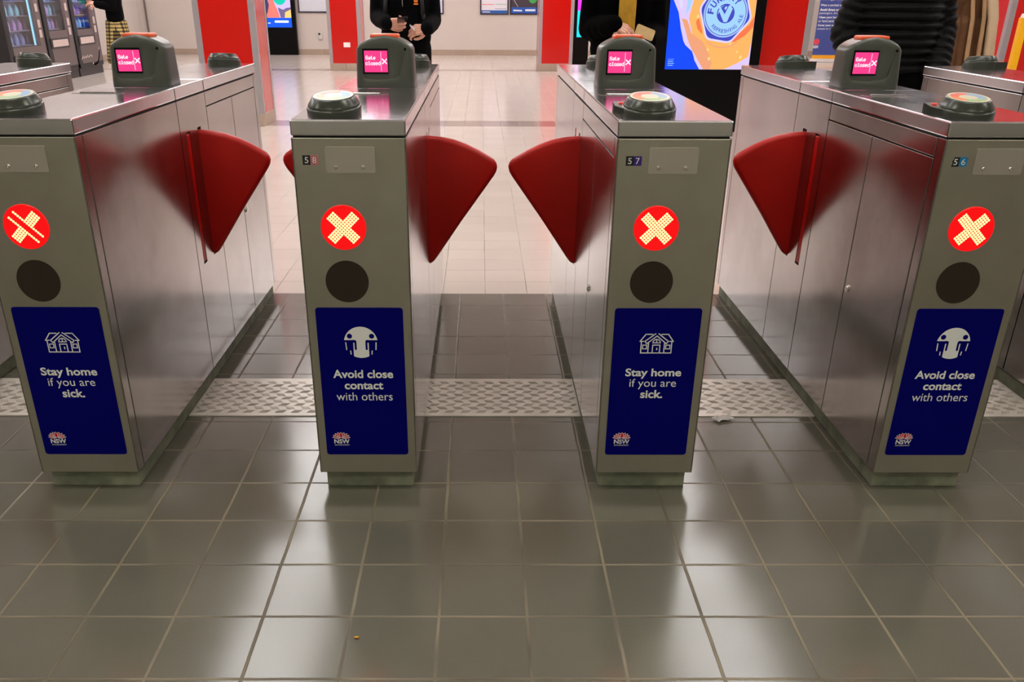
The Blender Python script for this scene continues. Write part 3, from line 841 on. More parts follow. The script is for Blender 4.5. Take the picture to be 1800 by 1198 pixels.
for a, b, r in ((2.135, 1.09, .013), (2.265, .79, .010), (2.285, .705, .012), (2.60, .72, .013), (2.48, .84, .008), (2.56, .77, .008)): flat(bm, L_(arc(a, b, r, 0, 345, 12, r*1.4)), y-.0022, 8)
cx, cz = 2.403-X0, 1.118
hexo = [(.072, -.268), (-.168, -.232), (-.262, .05), (-.10, .285), (.16, .27), (.262, -.048)]
def rounded(P, r):
    o = []
    for i, p in enumerate(P):
        p = Vector(p); a = (Vector(P[i-1])-p).normalized(); b = (Vector(P[(i+1) % len(P)])-p).normalized()
        for k in range(6):
            u = k/5; o.append(tuple((p+a*r)*(1-u)**2+p*2*u*(1-u)+(p+b*r)*u*u))
    return o
flat(bm, [(cx+a*1.02, cz+b*1.02) for a, b in rounded(hexo, .05)][::-1], y-.0026, 7)
flat(bm, [(cx+a*.95, cz+b*.95) for a, b in rounded(hexo, .045)][::-1], y-.0030, 6)
for r, mi, dy in ((.216, 5, .0034), (.208, 6, .0038), (.197, 5, .0042)): flat(bm, [(cx+a, cz+b) for a, b in arc(0, 0, r, 0, 354, 60)], y-dy, mi)
stroke(bm, [(cx+a, cz+b) for a, b in arc(0, 0, .205, 0, 360, 60)], .003, y-.0044, False, 7)
arc_text(bm, 'FURPHY', cx, cz, .150, 172, 46, .062, .048, True, y-.0048, 6, .03)
arc_text(bm, 'REFRESHING ALE', cx, cz, .158, 226, 352, .034, .023, False, y-.0048, 6, .012)
stroke(bm, [(cx+a, cz+b) for a, b in arc(0, 0, .082, 0, 360, 40)], .010, y-.0048, False, 6)
flat(bm, [(cx+.018, cz-.082)]+[(cx+a, cz+b) for a, b in arc(0, 0, .08, 290, 395, 14)], y-.0049, 6)
flat(bm, [(cx-.064, cz+.015)]+[(cx+a, cz+b) for a, b in arc(0, 0, .08, 190, 262, 14)], y-.0049, 6)
flat(bm, [(cx-.052, cz+.052), (cx-.010, cz-.008), (cx+.030, cz+.085), (cx-.01, cz+.082)], y-.0049, 6)
stroke(bm, [(cx-.062, cz+.050), (cx+.008, cz-.055), (cx+.052, cz+.10)], .020, y-.0052, False, 5)
flat(bm, [(cx-.020, cz+.048), (cx-.006, cz+.030), (cx+.012, cz+.06), (cx-.004, cz+.066)], y-.0053, 5)
for i in range(4): stroke(bm, L_([(1.877, .70-i*.019), (1.935-.01*(i % 2), .70-i*.019)]), .006 if i else .003, y-.0026, False, 5)
me = bpy.data.meshes.new('display'); bm.to_mesh(me); bm.free()
for q in (E_BLUE, E_LIL, E_AMB, E_HAND, E_ORG, E_PALE, E_NAVY, E_RIM, E_YEL): me.materials.append(q)
add('display', me, t, label='lit advertisement of a hand round a glass of amber ale')

# far kiosk at the back wall
t = thing('advertising_screen', 'black advertising screen at the back wall with coral and teal shapes above a blue band', 'screen', (-4.6, 21.82, 0))
build(MB().box(-.365, .365, -.06, .06, 0, 2.3, .006), 'casing', M_BLACK, t)
bm = bmesh.new(); y = -.062; X0 = -4.6
flat(bm, L_([(-4.88, .585), (-4.326, .585), (-4.326, 2.1), (-4.88, 2.1)]), y, 0)
flat(bm, L_([(-4.88, .785), (-4.326, .785), (-4.326, 2.1), (-4.88, 2.1)]), y-.001, 1)
flat(bm, L_([(-4.88, .80), (-4.80, 1.0), (-4.83, 1.16), (-4.88, 1.2)]), y-.002, 6)
flat(bm, L_([(-4.88, .787), (-4.583, .787), (-4.62, .93), (-4.68, 1.06), (-4.72, 1.25), (-4.76, 1.5), (-4.84, 1.5), (-4.81, 1.05), (-4.85, .9), (-4.88, .86)]), y-.003, 2)
flat(bm, L_(arc(-4.56, 1.19, .14, 0, 345, 24)), y-.004, 3)
flat(bm, L_([(-4.616, 1.0), (-4.50, .95), (-4.42, .99), (-4.326, 1.0), (-4.326, .94), (-4.46, .89), (-4.475, .787), (-4.565, .787)]), y-.004, 4)
flat(bm, L_([(-4.475, .787), (-4.326, .787), (-4.326, .96), (-4.46, .90)]), y-.005, 5)
flat(bm, L_(rrect(-4.715, -4.392, .682, .73, .02)), y-.003, 7)
stroke(bm, L_([(-4.86, .675), (-4.82, .675)]), .02, y-.003, False, 7)
me = bpy.data.meshes.new('display'); bm.to_mesh(me); bm.free()
for q in (em('kiosk blue', srgb(0, 84, 246)), E_LIL, em('kiosk coral', srgb(246, 122, 112)), em('kiosk teal', srgb(0, 200, 172)), em('kiosk slate', srgb(112, 96, 140)), E_YEL, em('kiosk dusk', srgb(70, 60, 100)), E_WHT): me.materials.append(q)
add('display', me, t, label='lit advertisement with a blue band')
# narrow lit sign beside the far right column
t = thing('illuminated_sign', 'narrow black sign with a pink and cyan lit strip beside the far red column', 'sign', (1.835, 17.4, 0))
build(MB().box(-.14, .14, -.05, .05, 0, 2.3, .005), 'casing', M_BLACK, t)
q = MB(); q.box(-.085, .075, -.053, -.049, .58, 1.02, 0, 0); q.box(-.085, .075, -.053, -.049, 1.02, 2.1, 0, 1)
build(q, 'display', [em('sign cyan', srgb(0, 232, 255)), em('sign magenta', srgb(250, 60, 252))], t)

# framed notices on the back wall
M_FRAME = mat('dark frame', srgb(40, 34, 52), .35)
def notice(x0, x1, zb, h, face, label, extra=None):
    t = thing('framed_notice', label, 'notice', ((x0+x1)/2, YB-.012, zb)); w = (x1-x0)/2
    q = MB(); f = .028
    for a, b, c, d in ((-w, w, 0, f), (-w, w, h-f, h), (-w, -w+f, f, h-f), (w-f, w, f, h-f)): q.box(a, b, -.012, .012, c, d)
    build(q, 'frame', M_FRAME, t)
    bm = bmesh.new(); flat(bm, [(-w+f, f), (w-f, f), (w-f, h-f), (-w+f, h-f)], 0, 0)
    if extra: extra(bm, w, h)
    me = bpy.data.meshes.new('sheet'); bm.to_mesh(me); bm.free()
    for c in face: me.materials.append(c)
    add('sheet', me, t)
P_ = lambda n, c: mat('paper '+n, c, .5)
def lines_white(bm, w, h):
    for i in range(5): stroke(bm, [(-w+.1, .42+i*.13), (w-.12-.1*(i % 2), .42+i*.13)], .006, -.001, False, 1)
notice(-4.18, -3.44, .89, 1.1, (P_('pale', srgb(214, 216, 226)), P_('grey', srgb(190, 192, 204))), 'framed pale notice on the back wall beside the coral advertising screen', lines_white)
notice(-1.62, -.86, .87, 1.1, (P_('lilac', srgb(214, 214, 236)), P_('grey', srgb(190, 192, 204))), 'framed pale notice on the back wall partly behind the person with a phone', lines_white)
def table_ex(bm, w, h):
    flat(bm, [(-w+.03, .03), (w-.03, .03), (w-.03, .09), (-w+.03, .09)], -.001, 1)
    for i in range(6): stroke(bm, [(-w+.05, .21+i*.13), (-.02, .21+i*.13)], .014, -.001, False, 2 if i % 2 == 0 else 3)
    for i in range(9): stroke(bm, [(.02, .12+i*.095), (w-.06, .12+i*.095)], .012, -.001, False, 3 if i % 2 == 0 else 4)
    stroke(bm, [(-w+.06, .055), (-w+.22, .055)], .018, -.002, False, 0)
notice(-.025, .625, .865, 1.1, (P_('white', srgb(226, 222, 232)), P_('band blue', srgb(20, 92, 176)), P_('red rule', srgb(232, 120, 120)), P_('blue rule', srgb(150, 150, 180)), P_('green rule', srgb(140, 190, 150))), 'framed white timetable notice with a blue bottom band', table_ex)
def dark_ex(bm, w, h):
    flat(bm, [(-w+.03, .03), (w-.03, .03), (w-.03, .155), (-w+.03, .155)], -.001, 1)
    flat(bm, arc(.20, .33, .095, 0, 348, 24), -.001, 2); stroke(bm, [(.15, .33), (.25, .33)], .03, -.002, False, 3)
    stroke(bm, [(-.30, .40), (-.14, .17)], .012, -.001, False, 4)
    flat(bm, rrect(.03, .26, .075, .115, .008), -.002, 3); stroke(bm, [(-.23, .09), (-.06, .085)], .03, -.002, False, 3)
notice(.655, 1.30, .865, 1.1, (P_('charcoal', srgb(62, 52, 62)), P_('royal', srgb(30, 84, 176)), P_('green', srgb(60, 160, 80)), P_('white2', srgb(225, 228, 240)), P_('silver', srgb(190, 180, 190))), 'framed dark notice with a green disc and blue band, beside the far red column', dark_ex)
# wall intercom
t = thing('wall_intercom', 'small white intercom low on the back wall beside the framed notice', 'intercom', (-3.72, YB-.02, .33))
build(MB().box(-.04, .04, -.02, .02, 0, .16, .008), 'housing', mat('intercom white', srgb(205, 198, 194), .4), t)
build(MB().cyl((-.012, -.022, .115), .022, .006, 'y', 20), 'button', M_BLACK, t)
# dark edge of the wall corner, put in as a thin added cylinder
c = build(MB().cyl((0, 0, ZC/2+.06), .02, ZC-.12, 'z', 12), 'wall_cornerline', mat('pipe grey', srgb(128, 116, 112), .5), None, True, (-7.66, YB-.03, 0))
tag(c, 'added dark grey vertical pipe on the back wall behind the person in the plaid skirt', 'cornerline')

# pull-up banner far right
t = thing('pull_up_banner', 'blue pull-up health banner with white lines of text and a yellow foot strip', 'banner', (7.49, 20.0, 0))
build(MB().box(-.43, .43, -.08, .08, 0, .065, .01), 'base', mat('banner base', srgb(225, 222, 220), .4), t)
build(MB().cyl((0, .03, 1.05), .012, 2.0, 'z', 10), 'pole', M_TRIM, t)
bm = bmesh.new()
flat(bm, [(-.425, .068), (.425, .068), (.425, 2.05), (-.425, 2.05)], 0, 0); flat(bm, [(-.425, .068), (.425, .068), (.425, .14), (-.425, .14)], -.001, 1)
for s, x0, x1, z, h, b in (('boarding precautions:', -.40, .16, 1.19, .055, .03), ('Wear a surgical mask', -.40, .12, 1.075, .052, .015), ('Avoid direct contact with', -.40, .24, .995, .05, .03), ('passengers, drivers or staff', -.40, .26, .925, .05, 0),
                       ('Clean your hands with soap', -.40, .30, .845, .05, .03), ('or hand sanitiser', -.40, .02, .78, .05, 0), ('Cover your nose and mouth', -.40, .28, .692, .05, .03), ('sneeze or cough', -.40, .0, .627, .046, 0)):
    text_bm(bm, s, x0, x1, z, z+h, b, -.002, 2)
flat(bm, arc(-.37, .40, .062, 0, 345, 20), -.002, 3); text_bm(bm, 'NSW', -.425, -.315, .27, .33, .03, -.002, 2)
me = bpy.data.meshes.new('sheet'); bm.to_mesh(me); bm.free()
for q in (mat('banner blue', srgb(66, 80, 152), .5), mat('banner yellow', srgb(246, 172, 30), .5), M_WHITE, mat('banner red', srgb(232, 70, 90), .5)): me.materials.append(q)
add('sheet', me, t)

# yellow posts
for x, z, lab in ((4.83, 1.15, 'yellow post with a white cap, left of the two by the red column at right'), (5.135, 1.135, 'yellow post with a white cap at the right edge of the photo')):
    t = thing('guide_post', lab, 'post', (x, 9.0, 0), 0, 'yellow posts')
    build(MB().box(-.032, .032, -.032, .032, .012, z-.035, .006), 'post', mat('post yellow', srgb(250, 184, 4), .4), t)
    build(MB().cyl((0, 0, z-.018), .034, .036, 'z', 20, .024), 'cap', mat('cap white', srgb(235, 222, 215), .4), t)
    build(MB().cyl((0, 0, .006), .07, .012, 'z', 24), 'base', M_TRIM, t)

# ------------------------------------------------------------------ vending machines along the left wall (they face right)
M_VB = mat('vending black', (.012, .012, .014, 1), .3); M_VG = mat('vending grey', srgb(118, 104, 104), .3, .3)
M_VD = mat('vending dark base', srgb(58, 52, 54), .5); M_PANELW = mat('vending panel pale', srgb(208, 186, 180), .5)
M_GLASSV = mat('vending glass', (.9, .95, 1, 1), .05, trans=1.0, alpha=.25)
def vending(y0, y1, label, zg, lit, strip=None, logo=False, products=0):
    w = (y1-y0)/2
    t = thing('vending_machine', label, 'vending machine', (-6.75, (y0+y1)/2, 0), 0, 'vending machines along the left wall')
    H = 1.83
    q = MB(); q.box(-.80, -.76, -w, w, .13, H, .004); q.box(-.80, 0, -w, -w+.03, .13, H, .004); q.box(-.80, 0, w-.03, w, .13, H, .004); q.box(-.8, 0, -w, w, H-.06, H, .004); q.box(-.8, 0, -w, w, .13, .20, .004)
    build(q, 'cabinet', M_VB, t)
    build(MB().box(-.78, -.02, -w+.01, w-.01, 0, .13), 'base', M_VD, t)
    g0, g1 = -w+.14, w-.25
    q = MB(); q.box(-.04, .0, -w+.03, g0, .20, H-.06); q.box(-.04, 0, g1, w-.03, .20, H-.06, 0, 1); q.box(-.04, 0, g0, g1, .20, zg, 0, 1); q.box(-.04, 0, g0, g1, H-.16, H-.06)
    build(q, 'front', [M_VB, M_VG], t)
    # delivery flap
    zf = .50 if zg > .6 else .32
    q = MB(); q.box(0, .012, g0-.02, g1+.02, zf-.02, zf+.13, .004, 0); q.box(.010, .016, g0+.03, g1-.03, zf+.005, zf+.105, 0, 1)
    build(q, 'delivery_flap', [M_VD, M_PANELW], t)
    # payment column
    p = build(MB().box(0, .006, g1+.05, w-.05, .55, 1.6), 'payment_panel', M_VG, t)
    for a in (.66, .80, 1.02, 1.2): build(MB().box(.006, .010, g1+.08, w-.09, a, a+.11, .003), 'label_plate', M_PANELW, p)
    # lit interior
    build(MB().box(-.70, -.68, g0-.02, g1+.02, zg-.05, H-.15), 'light_panel', em('vend glow '+label[:9], lit, .75), t)
    if strip:
        build(MB().box(-.05, -.035, g1-.035, g1-.012, zg+.01, H-.17), 'light_strip', em('vend strip', (.35, .75, 1, 1), 1.6), t)
    sh = MB()
    nsh = int((H-.3-zg)/.2)
    for i in range(nsh): sh.box(-.66, -.08, g0+.005, g1-.04, zg+.01+i*.2, zg+.022+i*.2)
    build(sh, 'shelf', mat('shelf wire', srgb(130, 140, 160), .4, .5), t)
    build(MB().box(-.022, -.016, g0, g1, zg, H-.16), 'glass', M_GLASSV, t)
    if logo:
        bm = bmesh.new()
        stroke(bm, [(-.38, .27), (-.33, .315), (-.28, .27), (-.24, .31), (-.19, .275), (-.14, .315), (-.08, .28), (-.02, .315), (.06, .29)], .022)
        stroke(bm, arc(.14, .42, .26, 250, 355, 16), .035)
        for v in bm.verts: v.co = Vector((.002, v.co.x, v.co.z))
        me = bpy.data.meshes.new('motif'); bm.to_mesh(me); bm.free(); me.materials.append(M_PANELW); add('motif', me, t)
    return (y0+y1)/2+g0, (y0+y1)/2+g1, zg, nsh
V = [vending(13.45, 14.66, 'vending machine with a bright blue light strip, nearest in the row', .55, srgb(150, 160, 205), True),
     vending(14.70, 15.70, 'vending machine with a grey lit window, middle of the row', .735, srgb(140, 156, 178)),
     vending(15.74, 16.74, 'vending machine with a blue lit window and pale curved motif, farthest in the row', .725, srgb(70, 110, 235), False, True)]
# drinks in the machines
def bottle():
    q = MB(); q.lathe([(0, 0), (.031, 0), (.032, .01), (.032, .085), (.022, .115), (.012, .13), (.012, .15), (0, .15)], seg=14); return smooth_by_angle(q.mesh('drink_bottle', mat('drink blue', srgb(120, 150, 240), .2)), 40)
cols = [mat('drink a', srgb(150, 165, 235), .2), mat('drink b', srgb(190, 150, 225), .2), mat('drink c', srgb(150, 220, 250), .2), mat('drink d', srgb(40, 70, 220), .2)]
names = ['nearest', 'middle', 'farthest']
base = [smooth_by_angle(MB().lathe([(0, 0), (.031, 0), (.032, .01), (.032, .085), (.022, .115), (.012, .13), (.012, .15), (0, .15)], seg=14).mesh('drink_bottle', c), 40) for c in cols]
for vi, (a, b, zg, nsh) in enumerate(V):
    for i in range(min(nsh, 4)):
        for j in range(4):
            o = add('drink_bottle', base[(i+vi*(j % 2)) % 4], None, (-6.75-.14, a+.07+j*(b-a-.16)/3.6, zg+.0222+i*.2))
            tag(o, 'small drink bottle on a lit shelf of the %s vending machine' % names[vi], 'bottle', 'drinks in the %s vending machine' % names[vi])

# ------------------------------------------------------------------ people
M_SKIN = mat('skin', srgb(206, 150, 128), .5)
M_HAIR = mat('dark brown hair', srgb(42, 28, 20), .5)
M_SHOE = mat('dark shoe', srgb(26, 24, 26), .5)
def remesh(q, name, mats, vox, it=4, smooth=True):
    me = q.mesh(name, mats, True)
    ob = bpy.data.objects.new('tmp', me); COL.objects.link(ob)
    r = ob.modifiers.new('r', 'REMESH'); r.mode = 'VOXEL'; r.voxel_size = vox; r.use_smooth_shade = True
    if it:
        s = ob.modifiers.new('s', 'SMOOTH'); s.factor = .5; s.iterations = it
    out = evaluated_mesh(ob); out.name = name
    bpy.data.objects.remove(ob); bpy.data.meshes.remove(me)
    for p in out.polygons: p.use_smooth = True
    return out
def hand_mesh(side, curl, thumb=(.6, .7)):
    """side +1: thumb towards +x, fingers along +y, back of the hand +z"""
    q = MB(); kx = (.029, .010, -.010, -.028); ky = (.086, .091, .087, .078)
    ln = ((.042, .026, .021), (.046, .030, .023), (.043, .028, .022), (.033, .021, .019))
    q.limb((0, -.002, 0), (0, .014, 0), .025, .027, 12)
    for i in range(4):
        q.limb((kx[i]*.55*side, .005, 0), (kx[i]*side, ky[i], .003), .016, .0125, 10)
        p = Vector((kx[i]*side, ky[i], .003)); ang = 0; rr = (.0098, .0088, .0080, .0070)
        cs = curl[i] if isinstance(curl[i], (tuple, list)) else (curl[i],)*3
        sp = (kx[i]*side)*1.6
        for j in range(3):
            ang += cs[j]
            n = p+Vector((sp*ln[i][j]*2.2, math.cos(ang)*ln[i][j], -math.sin(ang)*ln[i][j]))
            q.limb(p, n, rr[j]*(1 if i < 3 else .88), rr[j+1]*(1 if i < 3 else .88), 10); p = n
    a = Vector((.020*side, .012, -.004)); b = Vector((.046*side, .045, -.018)); c = b+Vector((.020*side*thumb[1], .030, -.030*thumb[0])); d = c+Vector((-.004*side, .024, -.020*thumb[0]))
    q.limb(a, b, .017, .0130, 10); q.limb(b, c, .0125, .0105, 10); q.limb(c, d, .0105, .0085, 10)
    return remesh(q, 'hand', M_SKIN, .0032, 2)
def frame(o, fingers, back):
    y = Vector(fingers).normalized(); z = Vector(back); z = (z-y*z.dot(y)).normalized(); x = y.cross(z)
    return Matrix(((x.x, y.x, z.x, o[0]), (x.y, y.y, z.y, o[1]), (x.z, y.z, z.z, o[2]), (0, 0, 0, 1)))
def head(q, c, w=1):
    x, y, z = c
    q.sphere((x, y+.012, z+.03), .088, 20, (.86*w, 1.06, 1.02)); q.sphere((x, y-.012, z-.045), .066, 18, (.86*w, 1.05, 1.0))
    q.sphere((x, y-.045, z-.088), .030, 12, (1.05, .9, .75)); q.sphere((x, y-.082, z+.035), .026, 10, (1.5, .5, .5))
    q.limb((x, y-.088, z+.025), (x, y-.107, z-.018), .009, .013, 10); q.sphere((x-.011, y-.098, z-.020), .008, 8); q.sphere((x+.011, y-.098, z-.020), .008, 8)
    q.sphere((x, y-.088, z-.053), .010, 10, (2.2, .8, .55)); q.sphere((x, y-.086, z-.064), .010, 10, (1.9, .8, .6))
    for s in (-1, 1):
        q.sphere((x+s*.078*w, y+.015, z-.008), .026, 12, (.35, .7, 1.15)); q.sphere((x+s*.040, y-.060, z-.020), .030, 12, (.9, .6, .8))
def person(loc, rz, label, arms, hands, clothes, hip_z=.93, shoulder=(.175, 1.40), legs_y=(0, .03), hair='short'):
    """arms: {side: (elbow, wrist)}; hands: {side: (fingers dir, back dir, curl)}"""
    t = thing('person', label, 'person', loc, rz)
    q = MB()
    for s in (-1, 1):
        h = (s*.09, 0, hip_z); kn = (s*.105, legs_y[0]-.01, .50); an = (s*.11, legs_y[1], .085)
        q.limb(h, kn, .078, .052); q.limb(kn, (s*.107, legs_y[1]+.01, .36), .050, .052); q.limb((s*.107, legs_y[1]+.01, .36), an, .052, .036)
        q.limb(an, (s*.12, legs_y[1]-.13, .035), .036, .028)
        el, wr = arms[s]; sh = (s*shoulder[0], 0, shoulder[1])
        q.limb(sh, el, .046, .038); q.limb(el, wr, .037, .026)
        q.limb((0, 0, 1.42), sh, .06, .05)
    q.limb((-.07, 0, hip_z), (.07, 0, hip_z), .095, .095); q.limb((0, .01, hip_z), (0, .01, 1.10), .085, .085); q.limb((-.06, .01, 1.28), (.06, .01, 1.28), .085, .085); q.limb((0, .01, 1.1), (0, .01, 1.3), .085, .09)
    q.limb((0, 0, 1.42), (0, -.01, 1.56), .055, .05)
    head(q, (0, -.02, 1.63))
    me = remesh(q, 'body', M_SKIN, .010, 5)
    bm = bmesh.new(); bm.from_mesh(me); bpy.data.meshes.remove(me)
    for s, (fd, bd, curl, *rest) in hands.items():
        hm = hand_mesh(-s if True else s, curl, *rest)
        hm.transform(frame(arms[s][1], fd, bd)); bm.from_mesh(hm); bpy.data.meshes.remove(hm)
    me = bpy.data.meshes.new('body'); bm.to_mesh(me); bm.free(); me.materials.append(M_SKIN)
    for p in me.polygons: p.use_smooth = True
    b = add('body', me, t)
    q = MB()
    for s in (-1, 1): q.sphere((s*.031, -.0935, 1.645), .0115, 12, (1.15, .8, .7)); q.sphere((s*.031, -.1005, 1.645), .0050, 10, (1, .6, 1), 1)
    build(q, 'eyes', [mat('eye white', srgb(222, 214, 206), .2), mat('iris', srgb(52, 36, 26), .2)], t, True)
    q = MB(); q.sphere((0, .0, 1.672), .098, 20, (.88, 1.04, .95)); q.sphere((0, .045, 1.62), .085, 16, (.95, .8, 1.1))
    if hair == 'long': q.limb((0, .06, 1.6), (0, .075, 1.40), .085, .06); q.limb((-.07, .02, 1.62), (-.085, .03, 1.42), .03, .03); q.limb((.07, .02, 1.62), (.085, .03, 1.42), .03, .03)
    hm = remesh(q, 'hair', M_HAIR, .010, 3)
    bm = bmesh.new(); bm.from_mesh(hm)      # open the hair over the face
    bmesh.ops.delete(bm, geom=[v for v in bm.verts if v.co.y < -.055 and v.co.z < 1.70], context='VERTS'); bm.to_mesh(hm); bm.free()
    add('hair', hm, t)
    for s in (-1, 1):
        q = MB(); q.limb((s*.11, legs_y[1]+.02, .045), (s*.122, legs_y[1]-.15, .035), .045, .038)
        bmv = q.bm
        for v in bmv.verts: v.co.z = max(v.co.z, .0)
        build(q, 'shoe', M_SHOE, t, True)
    for nm, mk, m_, vox, it in clothes: add(nm, remesh(mk(), nm, m_, vox, it), t)
    return t
def jacket(arms, hem=.88, r=(.118, .118, .13), sh=(.175, 1.40), slv=(.070, .064, .050), bulk=1.0, hemr=None, cuff=-.004):
    def f():
        q = MB()
        q.limb((-.075, 0, hem+.1), (.075, 0, hem+.1), (hemr or r[0]), (hemr or r[0])); q.limb((-.06, 0, 1.12), (.06, 0, 1.12), r[1], r[1]); q.limb((-.07, 0, 1.30), (.07, 0, 1.30), r[2], r[2])
        for s in (-1, 1):
            q.limb((s*.07, 0, hem+.1), (s*.06, 0, 1.12), hemr or r[0], r[1]); q.limb((s*.06, 0, 1.12), (s*.07, 0, 1.30), r[1], r[2]); q.limb((s*.05, 0, 1.40), (s*sh[0], 0, sh[1]), .075, .070)
            el, wr = Vector(arms[s][0]), Vector(arms[s][1]); wr = wr+(el-wr).normalized()*cuff
            q.limb((s*sh[0], 0, sh[1]), el, slv[0], slv[1]); q.limb(el, wr, slv[1], slv[2])
            for k in (.25, .5, .75):       # soft folds at the forearm
                p = el.lerp(wr, k); q.sphere(p+Vector((0, 0, -.006)), slv[1]*(1-.2*k)*1.06, 12, (1, 1, .95))
        q.limb((0, 0, 1.42), (0, -.0, 1.50), .075, .065)
        return q
    return f
def trousers(r=(.105, .078, .062), hip=.93, ly=(0, .03)):
    def f():
        q = MB(); q.limb((-.065, 0, hip+.02), (.065, 0, hip+.02), .115, .115)
        for s in (-1, 1):
            kn = (s*.105, ly[0]-.01, .50); q.limb((s*.082, 0, hip-.02), kn, r[0], r[1]); q.limb(kn, (s*.11, ly[1], .10), r[1], r[2])
        return q
    return f
M_BLK = mat('black cloth', (.0016, .0014, .0018, 1), .9, spec=.08, bump=.15, nscale=30)
M_BLK2 = mat('black trouser cloth', (.0014, .0013, .0016, 1), .9, spec=.08)

# person with phone and card, facing the gates
A = {-1: ((-.205, .03, 1.125), (-.118, -.235, 1.094)), 1: ((.20, .03, 1.105), (.168, -.235, 1.058))}
P = (-.555, 7.0, 0)
person(P, 0, 'person in a black hooded jacket holding a phone and a card', A,
       {-1: ((.93, -.25, -.05), (-.25, -.85, -.25), (.75, .8, .8, .85), (.3, .5)), 1: ((-.92, -.30, -.12), (.2, -.8, .35), (.7, .75, .8, .8), (.2, .4))},
       [('jacket', jacket(A, .90, (.112, .112, .125), (.18, 1.40), (.066, .062, .050)), M_BLK, .010, 3), ('trousers', trousers(), M_BLK2, .012, 4)])
pp = bpy.data.objects['person']
bm = bmesh.new()
for dx, dz, w, h in ((0, 0, .030, .022), (.004, .02, .018, .03), (-.006, .032, .012, .02), (.012, .036, .012, .02), (0, -.02, .034, .010)): flat(bm, rrect(.088+dx-w/2, .088+dx+w/2, 1.235+dz-h/2, 1.235+dz+h/2, min(w, h)*.4, 3), -.139, 0)
me = bpy.data.meshes.new('chest_emblem'); bm.to_mesh(me); bm.free(); me.materials.append(mat('orange print', srgb(232, 120, 30), .6)); add('chest_emblem', me, pp, label='small orange emblem on the chest')
build(MB().tube([(-.01, -.142, 1.31), (-.008, -.140, 1.20)], .003), 'drawstring', mat('grey cord', srgb(150, 146, 150), .6), pp, True)
for s in (-1, 1):
    q = MB(); q.tube([(s*.13, -.085, 1.43), (s*.125, -.128, 1.30), (s*.135, -.118, 1.15), (s*.165, -.02, 1.04)], .014); build(q, 'backpack_strap', mat('strap dark grey', srgb(34, 32, 36), .7), pp, True)
o = build(MB().box(-.036, .036, -.072, .072, -.004, .004, .003), 'mobile_phone', mat('phone dark', srgb(36, 34, 40), .2), None, False, (P[0]+.004, P[1]-.345, 1.118), (math.radians(-14), math.radians(-6), math.radians(8)))
tag(o, 'dark phone held flat in the hand of the person in black hooded jacket', 'phone')
o = build(MB().box(-.023, .023, -.040, .040, -.0006, .0006), 'travel_card', mat('card pale', srgb(196, 198, 210), .3), None, False, (P[0]+.070, P[1]-.320, 1.068), (math.radians(10), math.radians(42), math.radians(10)))
tag(o, 'pale card pinched in the hand of the person in black hooded jacket', 'card')

# person with mustard scarf and tan phone
A = {-1: ((-.215, .02, 1.08), (-.095, -.235, 1.112)), 1: ((.215, .02, 1.06), (.135, -.235, 1.02))}
P = (.925, 6.2, 0)
t = person(P, 0, 'person in an open black jacket with a mustard scarf, holding a tan phone', A,
       {-1: ((.86, -.25, -.38), (.25, -.8, .55), (.22, .3, .32, .35), (.4, .5)), 1: ((-.9, -.3, .0), (-.2, -.5, -.8), (.35, .4, .4, .45), (.3, .5))},
       [('jacket', jacket(A, .86, (.12, .12, .13), (.185, 1.40), (.080, .074, .056), hemr=.135), mat('black coat', (.0012, .001, .0011, 1), .95, spec=.04), .010, 3), ('trousers', trousers((.095, .07, .058)), M_BLK2, .012, 4)], hair='long')
def scarf():
    q = MB()
    for i, x in enumerate((-.034, -.012, .012, .034)):
        q.limb((x*.9, -.115, 1.42), (x, -.150, 1.25), .022, .021); q.limb((x, -.150, 1.25), (x*1.0, -.150, 1.07), .021, .020); q.limb((x, -.150, 1.07), (x*.85, -.150, .98), .020, .016)
    for k in range(16):
        a = 2*PI*k/16; b = 2*PI*(k+1)/16; q.limb((.085*math.cos(a), .085*math.sin(a)-.01, 1.47), (.085*math.cos(b), .085*math.sin(b)-.01, 1.47), .032, .032, 8)
    return q
add('scarf', remesh(scarf(), 'scarf', mat('mustard scarf', srgb(196, 148, 36), .85, noise=.25, nscale=25, bump=.3), .006, 1), t)
o = build(MB().prism(rrect(-.060, .060, -.033, .033, .010), 'y', -.0045, .0045), 'mobile_phone', mat('tan phone case', srgb(206, 172, 118), .45, noise=.2, nscale=30), None, False, (P[0]+.092, P[1]-.318, 1.068), (math.radians(-14), math.radians(20), math.radians(0)))
tag(o, 'tan phone held by the person with the mustard scarf', 'phone')

